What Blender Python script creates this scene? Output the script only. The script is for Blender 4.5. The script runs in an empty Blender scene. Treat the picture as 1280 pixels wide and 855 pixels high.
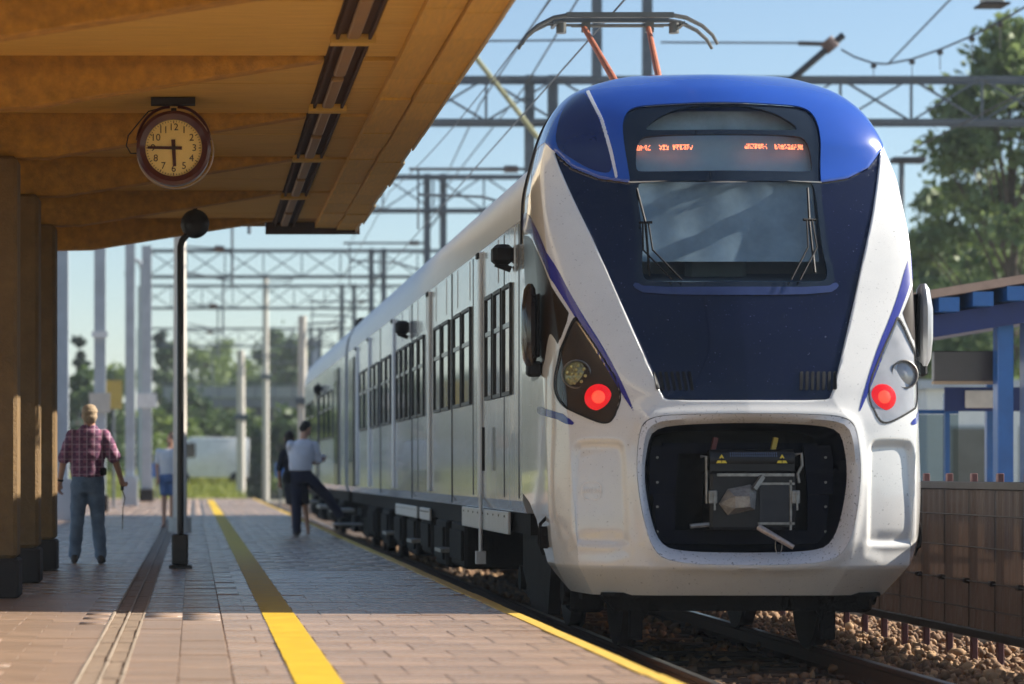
import bpy, bmesh, math, random
import numpy as np
from mathutils import Vector, Matrix, Euler
R = math.radians
rng = np.random.default_rng(7); random.seed(7)
scene = bpy.context.scene
col = scene.collection

# ---------------------------------------------------------------- camera, sky, sun, exposure
FPX, VX, VY, CAMH = 3300.0, 242.0, 590.0, 1.04        # focal length in photo pixels, vanishing point, eye height
cam_data = bpy.data.cameras.new('camera'); cam = bpy.data.objects.new('camera', cam_data); col.objects.link(cam)
cam.location = (0, 0, CAMH); cam.rotation_euler = (R(90), 0, 0)
cam_data.sensor_width = 36; cam_data.lens = FPX/1280*36
cam_data.shift_x = (640-VX)/1280; cam_data.shift_y = (VY-427.5)/1280
cam_data.clip_start = .2; cam_data.clip_end = 4000
cam_data.dof.use_dof = True; cam_data.dof.focus_distance = 21.8; cam_data.dof.aperture_fstop = 1.75
scene.camera = cam
SUN_EL, SUN_AZ = R(33), R(9)                          # azimuth from +X towards +Y
sun_dir = Vector((math.cos(SUN_EL)*math.cos(SUN_AZ), math.cos(SUN_EL)*math.sin(SUN_AZ), math.sin(SUN_EL)))
world = bpy.data.worlds.new('World'); scene.world = world; world.use_nodes = True
wn = world.node_tree.nodes; wl = world.node_tree.links
sky = wn.new('ShaderNodeTexSky'); sky.sky_type = 'NISHITA'; sky.sun_disc = False
sky.sun_elevation = SUN_EL; sky.sun_rotation = math.pi/2 - SUN_AZ
sky.air_density = 1.0; sky.dust_density = .35; sky.ozone_density = 2.5
wn['Background'].inputs['Strength'].default_value = .079
wl.new(sky.outputs['Color'], wn['Background'].inputs['Color'])
sl = bpy.data.lights.new('sun', 'SUN'); sl.energy = 5.0; sl.angle = R(.5); sl.color = (1, .93, .82)
so = bpy.data.objects.new('sun', sl); col.objects.link(so); so.location = (40, 10, 40)
so.rotation_euler = (-sun_dir).to_track_quat('-Z', 'Y').to_euler()
scene.view_settings.view_transform = 'Standard'; scene.view_settings.look = 'None'
scene.view_settings.gamma = 1; scene.view_settings.use_curve_mapping = False
scene.view_settings.exposure = .9
scene.render.engine = 'CYCLES'
cy = scene.cycles
cy.use_denoising = True; cy.use_adaptive_sampling = True; cy.adaptive_threshold = .025; cy.max_bounces = 6; cy.diffuse_bounces = 3; cy.glossy_bounces = 3; cy.transparent_max_bounces = 8
cy.sample_clamp_indirect = 6; cy.caustics_reflective = False; cy.caustics_refractive = False

# ---------------------------------------------------------------- materials
MATS = {}
def mat(name, c, r=.55, m=0., coat=0., var=.12, vs=5., bump=0., bs=60., rnd=0., c2=None, spec=.5, emit=None, es=0., stretch=None, dirt=0., dcol=(.09, .075, .06), dth=.62):
    if name in MATS: return MATS[name]
    M = bpy.data.materials.new(name); M.use_nodes = True; nt = M.node_tree; N = nt.nodes; L = nt.links
    b = N['Principled BSDF']; b.inputs['Roughness'].default_value = r; b.inputs['Metallic'].default_value = m
    b.inputs['Coat Weight'].default_value = coat; b.inputs['Coat Roughness'].default_value = .04
    b.inputs['Specular IOR Level'].default_value = spec
    tc = N.new('ShaderNodeTexCoord'); mp = N.new('ShaderNodeMapping'); L.new(tc.outputs['Object'], mp.inputs['Vector'])
    if stretch: mp.inputs['Scale'].default_value = stretch
    n = N.new('ShaderNodeTexNoise'); n.inputs['Scale'].default_value = vs; n.inputs['Detail'].default_value = 6; n.inputs['Roughness'].default_value = .65
    L.new(mp.outputs['Vector'], n.inputs['Vector'])
    cr = N.new('ShaderNodeValToRGB')
    lo = tuple(max(0, v*(1-var)) for v in c); hi = tuple(min(1, v*(1+var)) for v in c) if c2 is None else c2
    cr.color_ramp.elements[0].color = (*lo, 1); cr.color_ramp.elements[0].position = .3
    cr.color_ramp.elements[1].color = (*hi, 1); cr.color_ramp.elements[1].position = .7
    L.new(n.outputs['Fac'], cr.inputs['Fac']); out = cr.outputs['Color']
    if rnd:
        oi = N.new('ShaderNodeObjectInfo'); hs = N.new('ShaderNodeHueSaturation'); mr = N.new('ShaderNodeMapRange')
        mr.inputs['To Min'].default_value = 1-rnd; mr.inputs['To Max'].default_value = 1+rnd
        L.new(oi.outputs['Random'], mr.inputs['Value']); L.new(mr.outputs['Result'], hs.inputs['Value']); L.new(out, hs.inputs['Color']); out = hs.outputs['Color']
    if dirt:                                            # fine specks of road dirt
        n3 = N.new('ShaderNodeTexNoise'); n3.inputs['Scale'].default_value = 55; n3.inputs['Detail'].default_value = 3
        L.new(tc.outputs['Object'], n3.inputs['Vector'])
        mr3 = N.new('ShaderNodeMapRange'); mr3.inputs['From Min'].default_value = dth; mr3.inputs['From Max'].default_value = dth+.06; mr3.inputs['To Max'].default_value = dirt
        L.new(n3.outputs['Fac'], mr3.inputs['Value'])
        mx = N.new('ShaderNodeMix'); mx.data_type = 'RGBA'; mx.inputs[7].default_value = (*dcol, 1)
        L.new(mr3.outputs['Result'], mx.inputs[0]); L.new(out, mx.inputs[6]); out = mx.outputs[2]
    L.new(out, b.inputs['Base Color'])
    if r > .05:
        mr2 = N.new('ShaderNodeMapRange'); mr2.inputs['To Min'].default_value = max(.02, r*.8); mr2.inputs['To Max'].default_value = min(1, r*1.2)
        L.new(n.outputs['Fac'], mr2.inputs['Value']); L.new(mr2.outputs['Result'], b.inputs['Roughness'])
    if bump:
        n2 = N.new('ShaderNodeTexNoise'); n2.inputs['Scale'].default_value = bs; n2.inputs['Detail'].default_value = 4
        L.new(mp.outputs['Vector'], n2.inputs['Vector'])
        bp = N.new('ShaderNodeBump'); bp.inputs['Strength'].default_value = bump; bp.inputs['Distance'].default_value = .02
        L.new(n2.outputs['Fac'], bp.inputs['Height']); L.new(bp.outputs['Normal'], b.inputs['Normal'])
    if emit:
        b.inputs['Emission Color'].default_value = (*emit, 1); b.inputs['Emission Strength'].default_value = es
    MATS[name] = M; return M
def glass(name, tint=(.75, .85, .9), alpha=.35, rough=.03):
    """thin pane: partly transparent, partly a dark glossy sheet"""
    if name in MATS: return MATS[name]
    M = bpy.data.materials.new(name); M.use_nodes = True; nt = M.node_tree; N = nt.nodes; L = nt.links
    b = N['Principled BSDF']; b.inputs['Base Color'].default_value = (.015, .02, .025, 1); b.inputs['Roughness'].default_value = rough
    b.inputs['Specular IOR Level'].default_value = .8
    t = N.new('ShaderNodeBsdfTransparent'); t.inputs['Color'].default_value = (*tint, 1)
    mx = N.new('ShaderNodeMixShader'); mx.inputs[0].default_value = alpha
    L.new(t.outputs[0], mx.inputs[1]); L.new(b.outputs[0], mx.inputs[2]); L.new(mx.outputs[0], N['Material Output'].inputs['Surface'])
    MATS[name] = M; return M
def leafmat(name, c, c2, tr=.35):
    if name in MATS: return MATS[name]
    M = bpy.data.materials.new(name); M.use_nodes = True; nt = M.node_tree; N = nt.nodes; L = nt.links
    b = N['Principled BSDF']; b.inputs['Roughness'].default_value = .55
    tc = N.new('ShaderNodeTexCoord'); n = N.new('ShaderNodeTexNoise'); n.inputs['Scale'].default_value = .9; n.inputs['Detail'].default_value = 5
    L.new(tc.outputs['Object'], n.inputs['Vector']); cr = N.new('ShaderNodeValToRGB')
    cr.color_ramp.elements[0].color = (*c, 1); cr.color_ramp.elements[0].position = .3; cr.color_ramp.elements[1].color = (*c2, 1); cr.color_ramp.elements[1].position = .7
    L.new(n.outputs['Fac'], cr.inputs['Fac']); L.new(cr.outputs['Color'], b.inputs['Base Color'])
    t = N.new('ShaderNodeBsdfTranslucent'); L.new(cr.outputs['Color'], t.inputs['Color'])
    mx = N.new('ShaderNodeMixShader'); mx.inputs[0].default_value = tr
    L.new(b.outputs[0], mx.inputs[1]); L.new(t.outputs[0], mx.inputs[2]); L.new(mx.outputs[0], N['Material Output'].inputs['Surface'])
    MATS[name] = M; return M

# ---------------------------------------------------------------- object helpers (meshes are written in world coordinates)
def tag(o, label=None, cat=None, group=None, kind=None):
    if label: o['label'] = label
    if cat: o['category'] = cat
    if group: o['group'] = group
    if kind: o['kind'] = kind
    return o
def empty(name, loc, label=None, cat=None, group=None, kind=None):
    o = bpy.data.objects.new(name, None); o.location = loc; o.empty_display_size = .1; col.objects.link(o)
    return tag(o, label, cat, group, kind)
def world_loc(o):
    v = Vector(o.location)
    return v
def adopt(o, parent):
    """parent o, whose data are in world coordinates; every parent here is either an Empty with a pure location or a mesh at the world origin of its own thing"""
    o.parent = parent
    root = parent
    while root.parent: root = root.parent
    o.matrix_parent_inverse = Matrix.Translation(-Vector(root.location)) if parent is root else Matrix.Identity(4)
    return o
def link_mesh(name, me, m=None, parent=None, smooth=False, ang=None):
    if m is not None:
        for k in (m if isinstance(m, (list, tuple)) else [m]): me.materials.append(k)
    o = bpy.data.objects.new(name, me); col.objects.link(o)
    if parent is not None: adopt(o, parent)
    if smooth:
        me.polygons.foreach_set('use_smooth', [True]*len(me.polygons))
        if ang: me.set_sharp_from_angle(angle=R(ang))
    return o
def copy_tree(o, parent=None):
    c = o.copy(); col.objects.link(c)
    if parent is not None: c.parent = parent
    for ch in list(o.children): copy_tree(ch, c)
    return c
class MB:
    def __init__(s): s.v = []; s.f = []; s.mi = []
    def add(s, vs, fs, mi=0):
        k = len(s.v); s.v += [tuple(map(float, p)) for p in vs]; s.f += [tuple(i+k for i in f) for f in fs]; s.mi += [mi]*len(fs); return s
    def box(s, x0, x1, y0, y1, z0, z1, mi=0, c=0.):
        """axis box; c = chamfer of the four upright edges and the top"""
        if c <= 0:
            return s.add([(x0,y0,z0),(x1,y0,z0),(x1,y1,z0),(x0,y1,z0),(x0,y0,z1),(x1,y0,z1),(x1,y1,z1),(x0,y1,z1)],
                [(3,2,1,0),(4,5,6,7),(0,1,5,4),(1,2,6,5),(2,3,7,6),(3,0,4,7)], mi)
        ring = [(x0+c,y0),(x1-c,y0),(x1,y0+c),(x1,y1-c),(x1-c,y1),(x0+c,y1),(x0,y1-c),(x0,y0+c)]
        cx, cy_ = (x0+x1)/2, (y0+y1)/2
        def sh(p): return (p[0]-c*np.sign(p[0]-cx), p[1]-c*np.sign(p[1]-cy_))
        vs = [(*p, z0+c) for p in ring]+[(*p, z1-c) for p in ring]+[(*sh(p), z0) for p in ring]+[(*sh(p), z1) for p in ring]
        fs = []
        for i in range(8):
            j = (i+1) % 8
            fs += [(i, j, 8+j, 8+i), (16+i, 16+j, j, i), (8+i, 8+j, 24+j, 24+i)]
        fs += [tuple(range(23, 15, -1)), tuple(range(24, 32))]
        return s.add(vs, fs, mi)
    def bar(s, p0, p1, w, h=None, mi=0, up=(0, 0, 1)):
        h = w if h is None else h
        p0, p1 = Vector(p0), Vector(p1); d = (p1-p0).normalized(); u = Vector(up)
        if abs(d.dot(u)) > .98: u = Vector((0, 1, 0))
        a = d.cross(u).normalized()*(w/2); b = a.cross(d).normalized()*(h/2)
        vs = [p0-a-b, p0+a-b, p0+a+b, p0-a+b, p1-a-b, p1+a-b, p1+a+b, p1-a+b]
        return s.add(vs, [(3,2,1,0),(4,5,6,7),(0,1,5,4),(1,2,6,5),(2,3,7,6),(3,0,4,7)], mi)
    def tube(s, pts, r, n=10, mi=0, caps=True):
        pts = [Vector(p) for p in pts]; rs = r if isinstance(r, (list, tuple)) else [r]*len(pts)
        d0 = (pts[1]-pts[0]).normalized(); u = Vector((0, 0, 1)) if abs(d0.z) < .9 else Vector((1, 0, 0))
        a = d0.cross(u).normalized(); vs = []
        for i, p in enumerate(pts):
            d = (pts[min(i+1, len(pts)-1)]-pts[max(i-1, 0)]).normalized()
            a = (a-d*a.dot(d)).normalized(); b = d.cross(a)
            vs += [p+(a*math.cos(t)+b*math.sin(t))*rs[i] for t in [2*math.pi*k/n for k in range(n)]]
        fs = []
        for i in range(len(pts)-1):
            for k in range(n):
                fs.append((i*n+k, i*n+(k+1) % n, (i+1)*n+(k+1) % n, (i+1)*n+k))
        if caps: fs += [tuple(range(n-1, -1, -1)), tuple(range((len(pts)-1)*n, len(pts)*n))]
        return s.add(vs, fs, mi)
    def cyl(s, p0, p1, r0, r1=None, n=20, mi=0): return s.tube([p0, p1], [r0, r0 if r1 is None else r1], n, mi)
    def lathe(s, c, prof, axis=(0, 0, 1), n=32, mi=0):
        """prof: (radius, height along axis)"""
        d = Vector(axis).normalized(); u = Vector((0, 0, 1)) if abs(d.z) < .9 else Vector((1, 0, 0))
        a = d.cross(u).normalized(); b = d.cross(a); c = Vector(c); vs = []
        for r, h in prof: vs += [c+d*h+(a*math.cos(t)+b*math.sin(t))*max(r, 1e-4) for t in [2*math.pi*k/n for k in range(n)]]
        fs = [(i*n+k, (i+1)*n+k, (i+1)*n+(k+1) % n, i*n+(k+1) % n) for i in range(len(prof)-1) for k in range(n)]
        return s.add(vs, fs, mi)
    def prism(s, poly, axis, a0, a1, mi=0):
        """poly 2-d, extruded along 'x' (poly = y,z), 'y' (x,z) or 'z' (x,y)"""
        def P(p, a): return {'x': (a, p[0], p[1]), 'y': (p[0], a, p[1]), 'z': (p[0], p[1], a)}[axis]
        n = len(poly); vs = [P(p, a0) for p in poly]+[P(p, a1) for p in poly]
        fs = [(i, (i+1) % n, n+(i+1) % n, n+i) for i in range(n)]+[tuple(range(n-1, -1, -1)), tuple(range(n, 2*n))]
        return s.add(vs, fs, mi)
    def ell(s, c, r, n=14, m=8, rot=None, mi=0):
        c = Vector(c); rr = Vector(r) if not isinstance(r, (int, float)) else Vector((r, r, r)); vs = []
        for i in range(1, m):
            t = math.pi*i/m
            for k in range(n):
                p = Vector((math.sin(t)*math.cos(2*math.pi*k/n)*rr.x, math.sin(t)*math.sin(2*math.pi*k/n)*rr.y, -math.cos(t)*rr.z))
                vs.append(c+(rot @ p if rot else p))
        for z in (-1, 1):
            p = Vector((0, 0, z*rr.z)); vs.append(c+(rot @ p if rot else p))
        fs = [(i*n+k, i*n+(k+1) % n, (i+1)*n+(k+1) % n, (i+1)*n+k) for i in range(m-2) for k in range(n)]
        b, t = (m-1)*n, (m-1)*n+1
        fs += [(b, (k+1) % n, k) for k in range(n)]+[((m-2)*n+k, (m-2)*n+(k+1) % n, t) for k in range(n)]
        return s.add(vs, fs, mi)
    def mesh(s, name, fix=True):
        me = bpy.data.meshes.new(name); me.from_pydata(s.v, [], s.f)
        if any(s.mi): me.polygons.foreach_set('material_index', s.mi)
        if fix:
            bm = bmesh.new(); bm.from_mesh(me); bmesh.ops.recalc_face_normals(bm, faces=bm.faces); bm.to_mesh(me); bm.free()
        me.update(); return me
    def build(s, name, m, parent=None, smooth=False, ang=35, bevel=0., segs=2):
        me = s.mesh(name)
        if bevel:
            bm = bmesh.new(); bm.from_mesh(me)
            es = [e for e in bm.edges if len(e.link_faces) == 2 and e.calc_face_angle(0) > .5]
            bmesh.ops.bevel(bm, geom=es, offset=bevel, segments=segs, affect='EDGES', profile=.5, clamp_overlap=True)
            bm.to_mesh(me); bm.free(); smooth = True
        return link_mesh(name, me, m, parent, smooth, ang)
def arr_mesh(name, V, F):
    """fast mesh from arrays: V (n,3), F (m,k)"""
    me = bpy.data.meshes.new(name); F = np.asarray(F, np.int32); k = F.shape[1]
    me.vertices.add(len(V)); me.vertices.foreach_set('co', np.asarray(V, np.float32).ravel())
    me.loops.add(F.size); me.loops.foreach_set('vertex_index', F.ravel())
    me.polygons.add(len(F)); me.polygons.foreach_set('loop_start', np.arange(0, F.size, k, dtype=np.int32)); me.polygons.foreach_set('loop_total', np.full(len(F), k, np.int32))
    me.update(calc_edges=True); me.validate(); return me
def text_mesh(body, size, extrude, name='text', align='CENTER'):
    cu = bpy.data.curves.new(name, 'FONT'); cu.body = body; cu.size = size; cu.extrude = extrude; cu.align_x = align; cu.align_y = 'CENTER'; cu.resolution_u = 3
    o = bpy.data.objects.new(name, cu); col.objects.link(o)
    dg = bpy.context.evaluated_depsgraph_get(); me = bpy.data.meshes.new_from_object(o.evaluated_get(dg))
    bpy.data.objects.remove(o); return me
# ---- train nose surface: control lines C0..C4 (train-local x, y, z), rows from the bottom edge to the roof
NOSE_ROWS = [
 [(0,.24,.11),(.66,.25,.11),(1.10,.42,.11),(1.22,.85,.12),(1.28,2.05,.12)],
 [(0,.01,.335),(.74,.03,.335),(1.24,.21,.335),(1.365,.60,.335),(1.40,2.05,.335)],
 [(0,.00,.52),(.78,.02,.52),(1.275,.18,.52),(1.40,.55,.52),(1.43,2.05,.50)],
 [(0,.00,.90),(.78,.03,.90),(1.29,.21,.90),(1.425,.56,.90),(1.44,2.05,.90)],
 [(0,.02,1.40),(.74,.06,1.40),(1.31,.28,1.40),(1.43,.64,1.40),(1.44,2.05,1.40)],
 [(0,.06,1.62),(.64,.10,1.62),(1.32,.34,1.62),(1.435,.70,1.62),(1.44,2.05,1.62)],
 [(0,.19,2.0),(.77,.27,2.0),(1.35,.46,2.0),(1.44,.84,2.0),(1.44,2.05,2.0)],
 [(0,.42,2.5),(.95,.53,2.5),(1.39,.66,2.5),(1.445,1.02,2.5),(1.44,2.05,2.5)],
 [(0,.58,2.9),(1.08,.75,2.9),(1.41,.86,2.9),(1.455,1.20,2.9),(1.44,2.05,2.9)],
 [(0,.76,3.3),(1.20,1.03,3.3),(1.41,1.13,3.28),(1.445,1.45,3.26),(1.43,2.05,3.24)],
 [(0,.90,3.6),(1.30,1.24,3.6),(1.36,1.34,3.59),(1.375,1.60,3.58),(1.365,2.05,3.55)],
 [(0,1.06,3.88),(1.15,1.38,3.91),(1.23,1.50,3.90),(1.26,1.72,3.89),(1.26,2.05,3.86)],
 [(0,1.25,4.09),(.90,1.56,4.12),(1.00,1.68,4.12),(1.04,1.83,4.12),(1.05,2.05,4.10)],
 [(0,1.52,4.22),(.48,1.72,4.24),(.56,1.80,4.25),(.60,1.92,4.25),(.63,2.05,4.25)],
 [(0,2.05,4.29),(.02,2.05,4.29),(.03,2.05,4.29),(.04,2.05,4.29),(.05,2.05,4.29)],
]
def pchip(t, v, q):
    """monotone cubic through (t, v[..., k]) sampled at q; t 1-d, v (n, k)"""
    t = np.asarray(t, float); v = np.asarray(v, float); h = np.diff(t); d = np.diff(v, axis=0)/h[:, None]
    m = np.zeros_like(v)
    for i in range(1, len(t)-1):
        w1 = 2*h[i]+h[i-1]; w2 = h[i]+2*h[i-1]
        ok = d[i-1]*d[i] > 0
        den = np.where(ok, w1/np.where(ok, d[i-1], 1)+w2/np.where(ok, d[i], 1), 1)
        m[i] = np.where(ok, (w1+w2)/den, 0)
    m[0] = d[0]; m[-1] = d[-1]
    i = np.clip(np.searchsorted(t, q, side='right')-1, 0, len(t)-2)
    s = ((q-t[i])/h[i])[:, None]; hh = h[i][:, None]
    return ((1+2*s)*(1-s)**2*v[i] + s*(1-s)**2*hh*m[i] + s*s*(3-2*s)*v[i+1] + s*s*(s-1)*hh*m[i+1])
def nose_grid(seg=(64, 50, 42, 40), rows_per=(8, 18, 26, 34, 24, 36, 44, 34, 32, 22, 18, 16, 12, 10)):
    R = np.array(NOSE_ROWS)                                  # rows, 5, 3
    nr = len(R)
    q = np.concatenate([np.arange(n)/n + i for i, n in enumerate(rows_per)] + [[nr-1]])
    L = np.stack([pchip(np.concatenate([[0], np.cumsum(np.linalg.norm(np.diff(R[:, 2], axis=0), axis=1))]), R[:, k],
        np.interp(q, np.arange(nr), np.concatenate([[0], np.cumsum(np.linalg.norm(np.diff(R[:, 2], axis=0), axis=1))]))) for k in range(5)], 1)
    hs = np.concatenate([[0], np.cumsum(np.linalg.norm(np.diff(R[:, 2], axis=0), axis=1))]); qq_ = np.interp(q, np.arange(nr), hs)
    Ln = np.stack([np.stack([np.interp(qq_, hs, R[:, k, c]) for c in range(3)], 1) for k in range(5)], 1)
    wt = np.interp(q, [0, 1.6, 2.5], [.9, .9, 0])[:, None, None]; L = L*(1-wt)+Ln*wt     # the chin meets the front in a crease
    out = []
    for row in L:
        full = np.concatenate([row[:0:-1]*[-1, 1, 1], row])  # mirrored
        full[4, 0] = 0
        c = np.concatenate([[0], np.cumsum(np.maximum(np.linalg.norm(np.diff(full, axis=0), axis=1), 1e-5))])
        sg = list(seg[::-1])+list(seg)
        qq = np.concatenate([c[i]+(c[i+1]-c[i])*np.arange(n)/n for i, n in enumerate(sg)] + [[c[-1]]])
        cu = pchip(c, full, qq); li = np.stack([np.interp(qq, c, full[:, k]) for k in range(3)], 1)
        w = float(np.interp(row[2, 2], [.2, 1.3, 1.7, 3.2, 3.6], [.62, .62, .42, .30, 0]))   # flatter panels meeting at the corner line
        out.append(cu*(1-w)+li*w)
    P = np.array(out)
    mid = sum(seg)
    d = np.linalg.norm(np.diff(P, axis=1), axis=2)
    cs = np.concatenate([np.zeros((len(P), 1)), np.cumsum(d, 1)], 1)
    S = cs - cs[:, mid:mid+1]
    return P, S
def grid_normals(P):
    du = np.gradient(P, axis=1); dt = np.gradient(P, axis=0)
    N = np.cross(du, dt); n = np.linalg.norm(N, axis=2, keepdims=True)
    return N/np.maximum(n, 1e-9)
# ---------------------------------------------------------------- ground, platform, track
RAIL_Z = -.326; TX, TY = 4.137, 19.64
m_ground = mat('ground_soil', (.28, .26, .20), .95, var=.3, vs=.3, bump=.5, bs=8, c2=(.38, .36, .27))
g = MB().add([(-900, -60, -.62), (900, -60, -.62), (900, 2500, -.62), (-900, 2500, -.62)], [(0, 1, 2, 3)]).build('ground', m_ground)
tag(g, 'flat green and brown ground around the railway station', 'ground', kind='structure')
m_conc = mat('platform_concrete', (.36, .29, .235), .85, var=.2, vs=2.5, bump=.3, bs=90)
m_joint = mat('joint_dirt', (.29, .205, .15), .95, var=.3, vs=20)
m_paver = mat('paver', (.39, .265, .185), .27, var=.24, vs=1.1, bump=.25, bs=120, rnd=.10)
m_paver2 = mat('paver_block', (.37, .255, .18), .30, var=.26, vs=1.3, bump=.3, bs=140, rnd=.12)
EDGE = 2.382
pl = MB().box(-9, EDGE-.012, -8, 104, -.60, -.006).build('platform', m_joint)
tag(pl, 'paved station platform with a yellow safety line beside the train', 'platform', kind='structure')
def paver_mesh(w, l):
    c = .0025
    return MB().box(-w/2, w/2, -l/2, l/2, -.03, 0, c=c).mesh('paver')
W1, L1 = .365, .5; W2, L2 = .25, .25
me1 = paver_mesh(W1-.008, L1-.008); me1.materials.append(m_paver)
me2 = paver_mesh(W2-.010, L2-.010); me2.materials.append(m_paver2)
singles = []; far = []
for zone, (x0, x1, w, l, me_) in enumerate(((.20, EDGE-.0, .36, .62, me1), (-.355, .195, .275, L2, None), (-3.0, -.585, .40, .30, me2))):
    nx = int(round((x1-x0)/w)); w = (x1-x0)/nx
    ny = int(90/l)
    for j in range(ny):
        y = 10.5+(j+.5)*l
        xe = x0+w*np.arange(nx+1) if j % 2 == 0 or zone == 1 else np.concatenate([[x0], x0+w*(np.arange(nx)+.5), [x1]])
        for xa, xb in zip(xe[:-1], xe[1:]):
            x = (xa+xb)/2
            px = VX+FPX*x/y; py = VY+FPX*CAMH/y
            area = ((xb-xa)*FPX/y)*(l*CAMH*FPX/y**2)
            vis = px > -30 and py < 880
            rec = (area if vis else 0, x, y, xb-xa, l, zone)
            far.append(rec)
far.sort(key=lambda r: -r[0])
zone_mesh = {}
for k, (a, x, y, w, l, zone) in enumerate(far[:290]):
    key = (round(w, 4), l)
    if key not in zone_mesh:
        zone_mesh[key] = paver_mesh(w-.0035, l-.0035); zone_mesh[key].materials.append(m_paver if zone == 0 else m_paver2)
    o = bpy.data.objects.new('paver', zone_mesh[key]); col.objects.link(o); o.parent = pl
    o.location = (x, y, rng.normal(0, .0015)); o.rotation_euler = (rng.normal(0, .0015), rng.normal(0, .0015), rng.normal(0, .003))
rest = far[290:]
V = []; F = []
for (a, x, y, w, l, zone) in rest:
    z = rng.normal(0, .0012); k = len(V); ww, ll = w/2-.002, l/2-.002
    V += [(x-ww, y-ll, z), (x+ww, y-ll, z), (x+ww, y+ll, z), (x-ww, y+ll, z), (x-ww-.002, y-ll-.002, z-.025), (x+ww+.002, y-ll-.002, z-.025), (x+ww+.002, y+ll+.002, z-.025), (x-ww-.002, y+ll+.002, z-.025)]
    F += [(k, k+1, k+2, k+3), (k+4, k+5, k+1, k), (k+5, k+6, k+2, k+1), (k+6, k+7, k+3, k+2), (k+7, k+4, k, k+3)]
o = link_mesh('paver', arr_mesh('paver_field', V, F), m_paver, pl); o['kind'] = 'stuff'
# drain channel: two rows of brick between raised rims, and a kerb strip joint
m_brick = mat('channel_brick', (.30, .22, .155), .85, var=.25, vs=8, rnd=.15, bump=.3)
mbk = MB().box(-.088, .088, -.19, .19, -.04, 0, c=.008).mesh('channel_brick'); mbk.materials.append(m_brick)
dr = MB()
for j in range(150):
    y = 10.5+j*.4
    for x in (-.525, -.415):
        dr.box(x-.05, x+.05, y+.006, y+.39, -.05, -.002+rng.normal(0, .0015), c=.008)
dr.build('drain_channel', m_brick, pl)
rim = MB()
for x in (-.58, -.47, -.36):
    for j in range(60):
        y = 10.5+j; rim.box(x-.007, x+.007, y+.004, y+.996, -.03, .006+rng.normal(0, .002))
rim.build('channel_rim', mat('rim_concrete', (.36, .29, .22), .8, bump=.2), pl)
m_yel = mat('line_yellow', (.72, .46, .012), .65, var=.2, vs=4, bump=.1, bs=200, c2=(.74, .48, .02))
ys = MB(); ye = MB()
for j in range(174):
    y = 10.5+j*.5
    jx = rng.normal(0, .001)
    ys.add([(.50+jx, y+.003, .0065), (.735+jx, y+.003, .0065), (.735+jx, y+.497, .0065), (.50+jx, y+.497, .0065)], [(0, 1, 2, 3)])
ys.build('safety_line', m_yel, pl)
for j in range(94):
    y = 10.5+j; dx = rng.normal(0, .005)
    ye.box(EDGE-.085+dx, EDGE+.012+dx, y+.004, y+.996, -.10, .0075, c=.004)
ye.build('edge_line', mat('edge_yellow', (.76, .46, .05), .65, var=.2, vs=12, c2=(.82, .55, .10)), pl)
ew = MB()
for j in range(47):
    y = 10.5+j*2; ew.box(EDGE-.011, EDGE-.001, y+.01, y+1.99, -.6, -.11)
ew.build('edge_wall_panel', mat('edge_wall', (.22, .19, .16), .9, var=.3, vs=4, bump=.5), pl)
# track bed
m_bed = mat('ballast_bed', (.10, .065, .04), .95, var=.4, vs=14, bump=1, bs=40)
bed = MB().add([(EDGE, 4, -.555), (6.9, 4, -.555), (6.9, 140, -.555), (EDGE, 140, -.555)], [(0, 1, 2, 3)]).build('track_bed', m_bed)
tag(bed, 'dark brown track bed under the ballast', 'track bed', kind='structure')
tr = empty('railway_track', (TX, 30, -.555), 'rusty railway track the train stands on', 'track', kind='structure')
m_rail = mat('rail_rust', (.10, .055, .035), .6, .5, var=.3, vs=10); m_head = mat('rail_head', (.30, .28, .26), .3, .9, var=.2, vs=20)
for s in (-1, 1):
    x = TX+s*.7525
    prof = [(-.07, -.17), (.07, -.17), (.07, -.155), (.012, -.13), (.010, -.045), (.035, -.03), (.035, -.004), (.028, 0), (-.028, 0), (-.035, -.004), (-.035, -.03), (-.010, -.045), (-.012, -.13), (-.07, -.155)]
    r_ = MB().prism([(x+a, RAIL_Z+b-.003) for a, b in prof], 'y', 6, 130).build('rail', m_rail, tr)
    hd = MB().prism([(x-.027, RAIL_Z-.0028), (x+.027, RAIL_Z-.0028), (x+.024, RAIL_Z), (x-.024, RAIL_Z)], 'y', 6, 130).build('rail_head', m_head, r_)
m_slp = mat('sleeper_wood', (.12, .075, .045), .9, var=.35, vs=6, bump=.8, bs=20, stretch=(1, 6, 6), rnd=.25)
ms = MB().box(-1.25, 1.25, -.12, .12, -.15, 0, c=.012).mesh('sleeper'); ms.materials.append(m_slp)
for j in range(78):
    o = bpy.data.objects.new('sleeper', ms); col.objects.link(o); o.parent = tr; o.matrix_parent_inverse = Matrix.Translation(-Vector(tr.location))
    o.location = (TX+rng.normal(0, .015), 10+j*.6, RAIL_Z-.172); o.rotation_euler = (0, 0, rng.normal(0, .008))
# rail clips
cl = MB()
for j in range(50):
    y = 10+j*.6
    for s in (-1, 1):
        for d in (-1, 1):
            x = TX+s*.7525+d*.095; cl.box(x-.03, x+.03, y-.05, y+.05, RAIL_Z-.172, RAIL_Z-.135, c=.008)
cl.build('rail_clip', m_rail, tr)['kind'] = 'stuff'
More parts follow.
